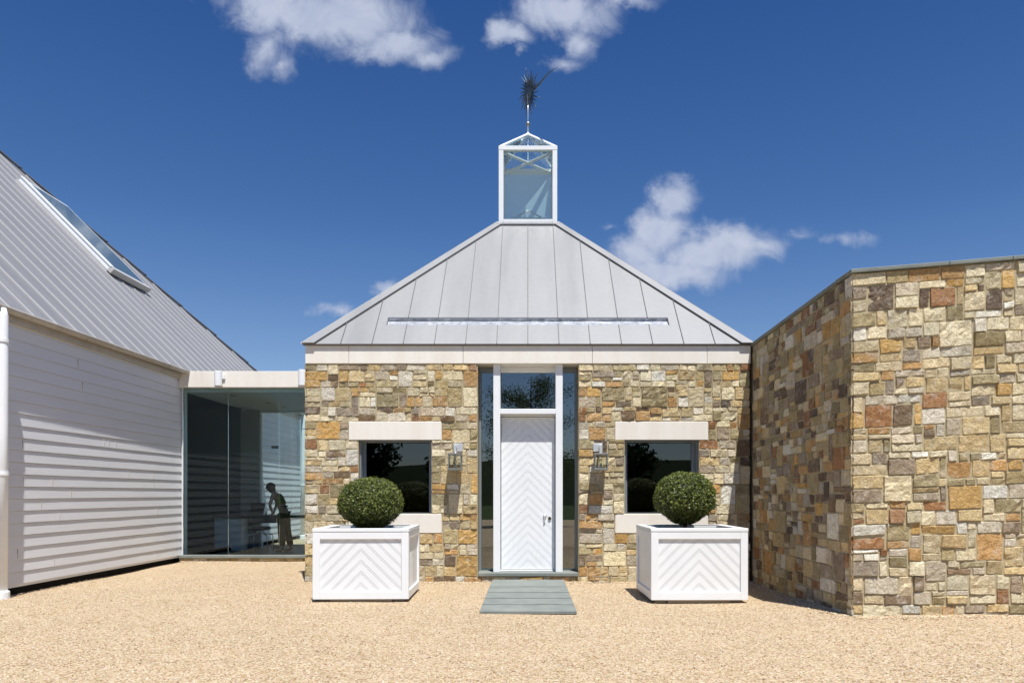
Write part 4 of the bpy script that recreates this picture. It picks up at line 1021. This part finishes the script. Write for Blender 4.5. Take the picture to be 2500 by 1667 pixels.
def lantern(x, sg, label):
    y = D0 - .205; r_ = root('wall_lantern', (x, D0, 2.2), label, 'wall lantern', 'lanterns flanking the entrance'); h2 = .122; z0, z1 = 2.035, 2.345
    pl_ = x + sg * .035
    MB().box(pl_ - .085, pl_ + .085, D0 - .035, D0 - .012, 2.385, 2.535).build('wall_plate', 'chrome', r_, bevel=.004)
    mb = MB(); mb.box(x - .02, x + .02, y - .02, D0 - .036, 2.46, 2.50); mb.box(x - .02, x + .02, y - .02, y + .02, 2.36, 2.46); mb.build('arm', 'chrome', r_, bevel=.003)
    mb = MB(); mb.box(x - h2, x + h2, y - h2, y + h2, z1 - .035, z1)
    for (a, b) in ((z0, z0 + .035),):
        mb.box(x - h2, x + h2, y - h2, y - h2 + .03, a, b); mb.box(x - h2, x + h2, y + h2 - .03, y + h2, a, b); mb.box(x - h2, x - h2 + .03, y - h2 + .03, y + h2 - .03, a, b); mb.box(x + h2 - .03, x + h2, y - h2 + .03, y + h2 - .03, a, b)
    mb.box(x - h2 + .03, x + h2 - .03, y - h2 + .03, y + h2 - .03, z0 + .002, z0 + .016)
    for sx in (-1, 1):
        for sy in (-1, 1):
            xx, yy_ = x + sx * (h2 - .010), y + sy * (h2 - .010); mb.box(xx - .009, xx + .009, yy_ - .009, yy_ + .009, z0 + .035, z1 - .035)
    mb.tube([(x, y, z1), (x, y, z1 + .02)], [.05, .03], 10)
    mb.build('cage', 'pewter', r_, bevel=.002)
    mb = MB(); q = h2 - .012
    for s2 in (-1, 1):
        mb.quad((x - q, y + s2 * q, z0 + .035), (x + q, y + s2 * q, z0 + .035), (x + q, y + s2 * q, z1 - .035), (x - q, y + s2 * q, z1 - .035))
        mb.quad((x + s2 * q, y - q, z0 + .035), (x + s2 * q, y + q, z0 + .035), (x + s2 * q, y + q, z1 - .035), (x + s2 * q, y - q, z1 - .035))
    mb.build('pane', 'lampglass', r_)
    MB().tube([(x, y, z0 + .016), (x, y, z0 + .12)], .02, 10).tube([(x, y, z1 - .036), (x, y, z1 - .08)], .022, 10).build('socket', 'candle', r_, smooth=True)
    MB().ball((x, y, z0 + .16), .024, 10, 8, (1, 1, 1.8)).build('bulb', 'lampglass', r_, smooth=True)
lantern(-1.315, 1, 'square metal lantern on the stone wall left of the entrance')
lantern(1.315, -1, 'square metal lantern on the stone wall right of the entrance')

# ------------------------------------------------------------------ trees mirrored in the glass
def tree(x, y, h, rad, n, seed, label, mat='leaf', trunk=.12, shape='round', ls=.09, name='tree', group=None):
    r_ = root(name, (x, y, 0), label, 'tree', group); rr = random.Random(seed); mb = MB(); lm = MB(); tips = []
    mb.tube([(x, y, -.1), (x + .05, y, h * .35), (x, y + .05, h * .7), (x, y, h * .95)], [trunk, trunk * .75, trunk * .4, .015], 8)
    for i in range(34 if shape == 'round' else 16):
        z = h * rr.uniform(.22, .88); a = rr.uniform(0, 6.28)
        k = (1 - abs((z / h - .5) * 1.5) ** 2) if shape == 'round' else (1.05 - z / h)
        l = rad * max(.25, k) * rr.uniform(.75, 1.1); e_ = Vector((x + l * math.cos(a), y + l * math.sin(a), z + l * rr.uniform(.25, .7))); mid = Vector((x + l * .5 * math.cos(a), y + l * .5 * math.sin(a), z + l * .2))
        mb.tube([(x, y, z), mid, e_], [trunk * .25, trunk * .15, .008], 5); tips.append((Vector((x, y, z)), mid, e_))
    for _ in range(n):
        a_, m_, e_ = tips[rr.randrange(len(tips))]; t = rr.uniform(.25, 1.08); p_ = (a_.lerp(m_, t * 2) if t < .5 else m_.lerp(e_, t * 2 - 1)) + Vector((rr.gauss(0, 1), rr.gauss(0, 1), rr.gauss(0, 1))) * rad * .10
        t1 = Vector((rr.gauss(0, 1), rr.gauss(0, 1), rr.gauss(0, 1))).normalized(); t2 = t1.orthogonal().normalized(); s_ = ls * rr.uniform(.6, 1.2); i0 = len(lm.v)
        lm.v += [tuple(p_ - t1 * s_), tuple(p_ + t2 * s_ * .5), tuple(p_ + t1 * s_), tuple(p_ - t2 * s_ * .5)]; lm.f.append((i0, i0 + 1, i0 + 2, i0 + 3)); v_ = rr.random(); lm.c.append((v_, v_, v_, 1))
    mb.build('trunk', 'bark', r_); lm.build('crown', mat, r_)
tree(.15, -9.5, 7.9, 2.3, 15000, 1, 'young leafy tree across the court mirrored in the entrance glass', ls=.055)
g_ = 'dark trees far behind the viewpoint'
for i, (x, y, h, rad) in enumerate(((-16, -46, 7.5, 3.2), (-9, -50, 6, 3), (10, -52, 7, 3.6), (19, -44, 8, 3.4), (30, -60, 10, 4.5), (-28, -55, 9, 4))):
    tree(x, y, h, rad, 2600, 40 + i, ['tall round tree far behind the viewpoint, second from the left', 'small pointed evergreen left of the court axis, far behind the viewpoint', 'broad round tree far behind the viewpoint right of the court axis', 'pointed evergreen far behind the viewpoint, second from the right', 'tallest round tree at the far right behind the viewpoint', 'wide pointed evergreen at the far left behind the viewpoint'][i], 'conifer', .22, 'cone' if i % 2 else 'round', .34, 'evergreen_tree', g_)

# ------------------------------------------------------------------ bring everything to metres
for me in bpy.data.meshes: me.transform(Matrix.Scale(K, 4)); me.update()
for o in bpy.data.objects: o.location = o.location * K
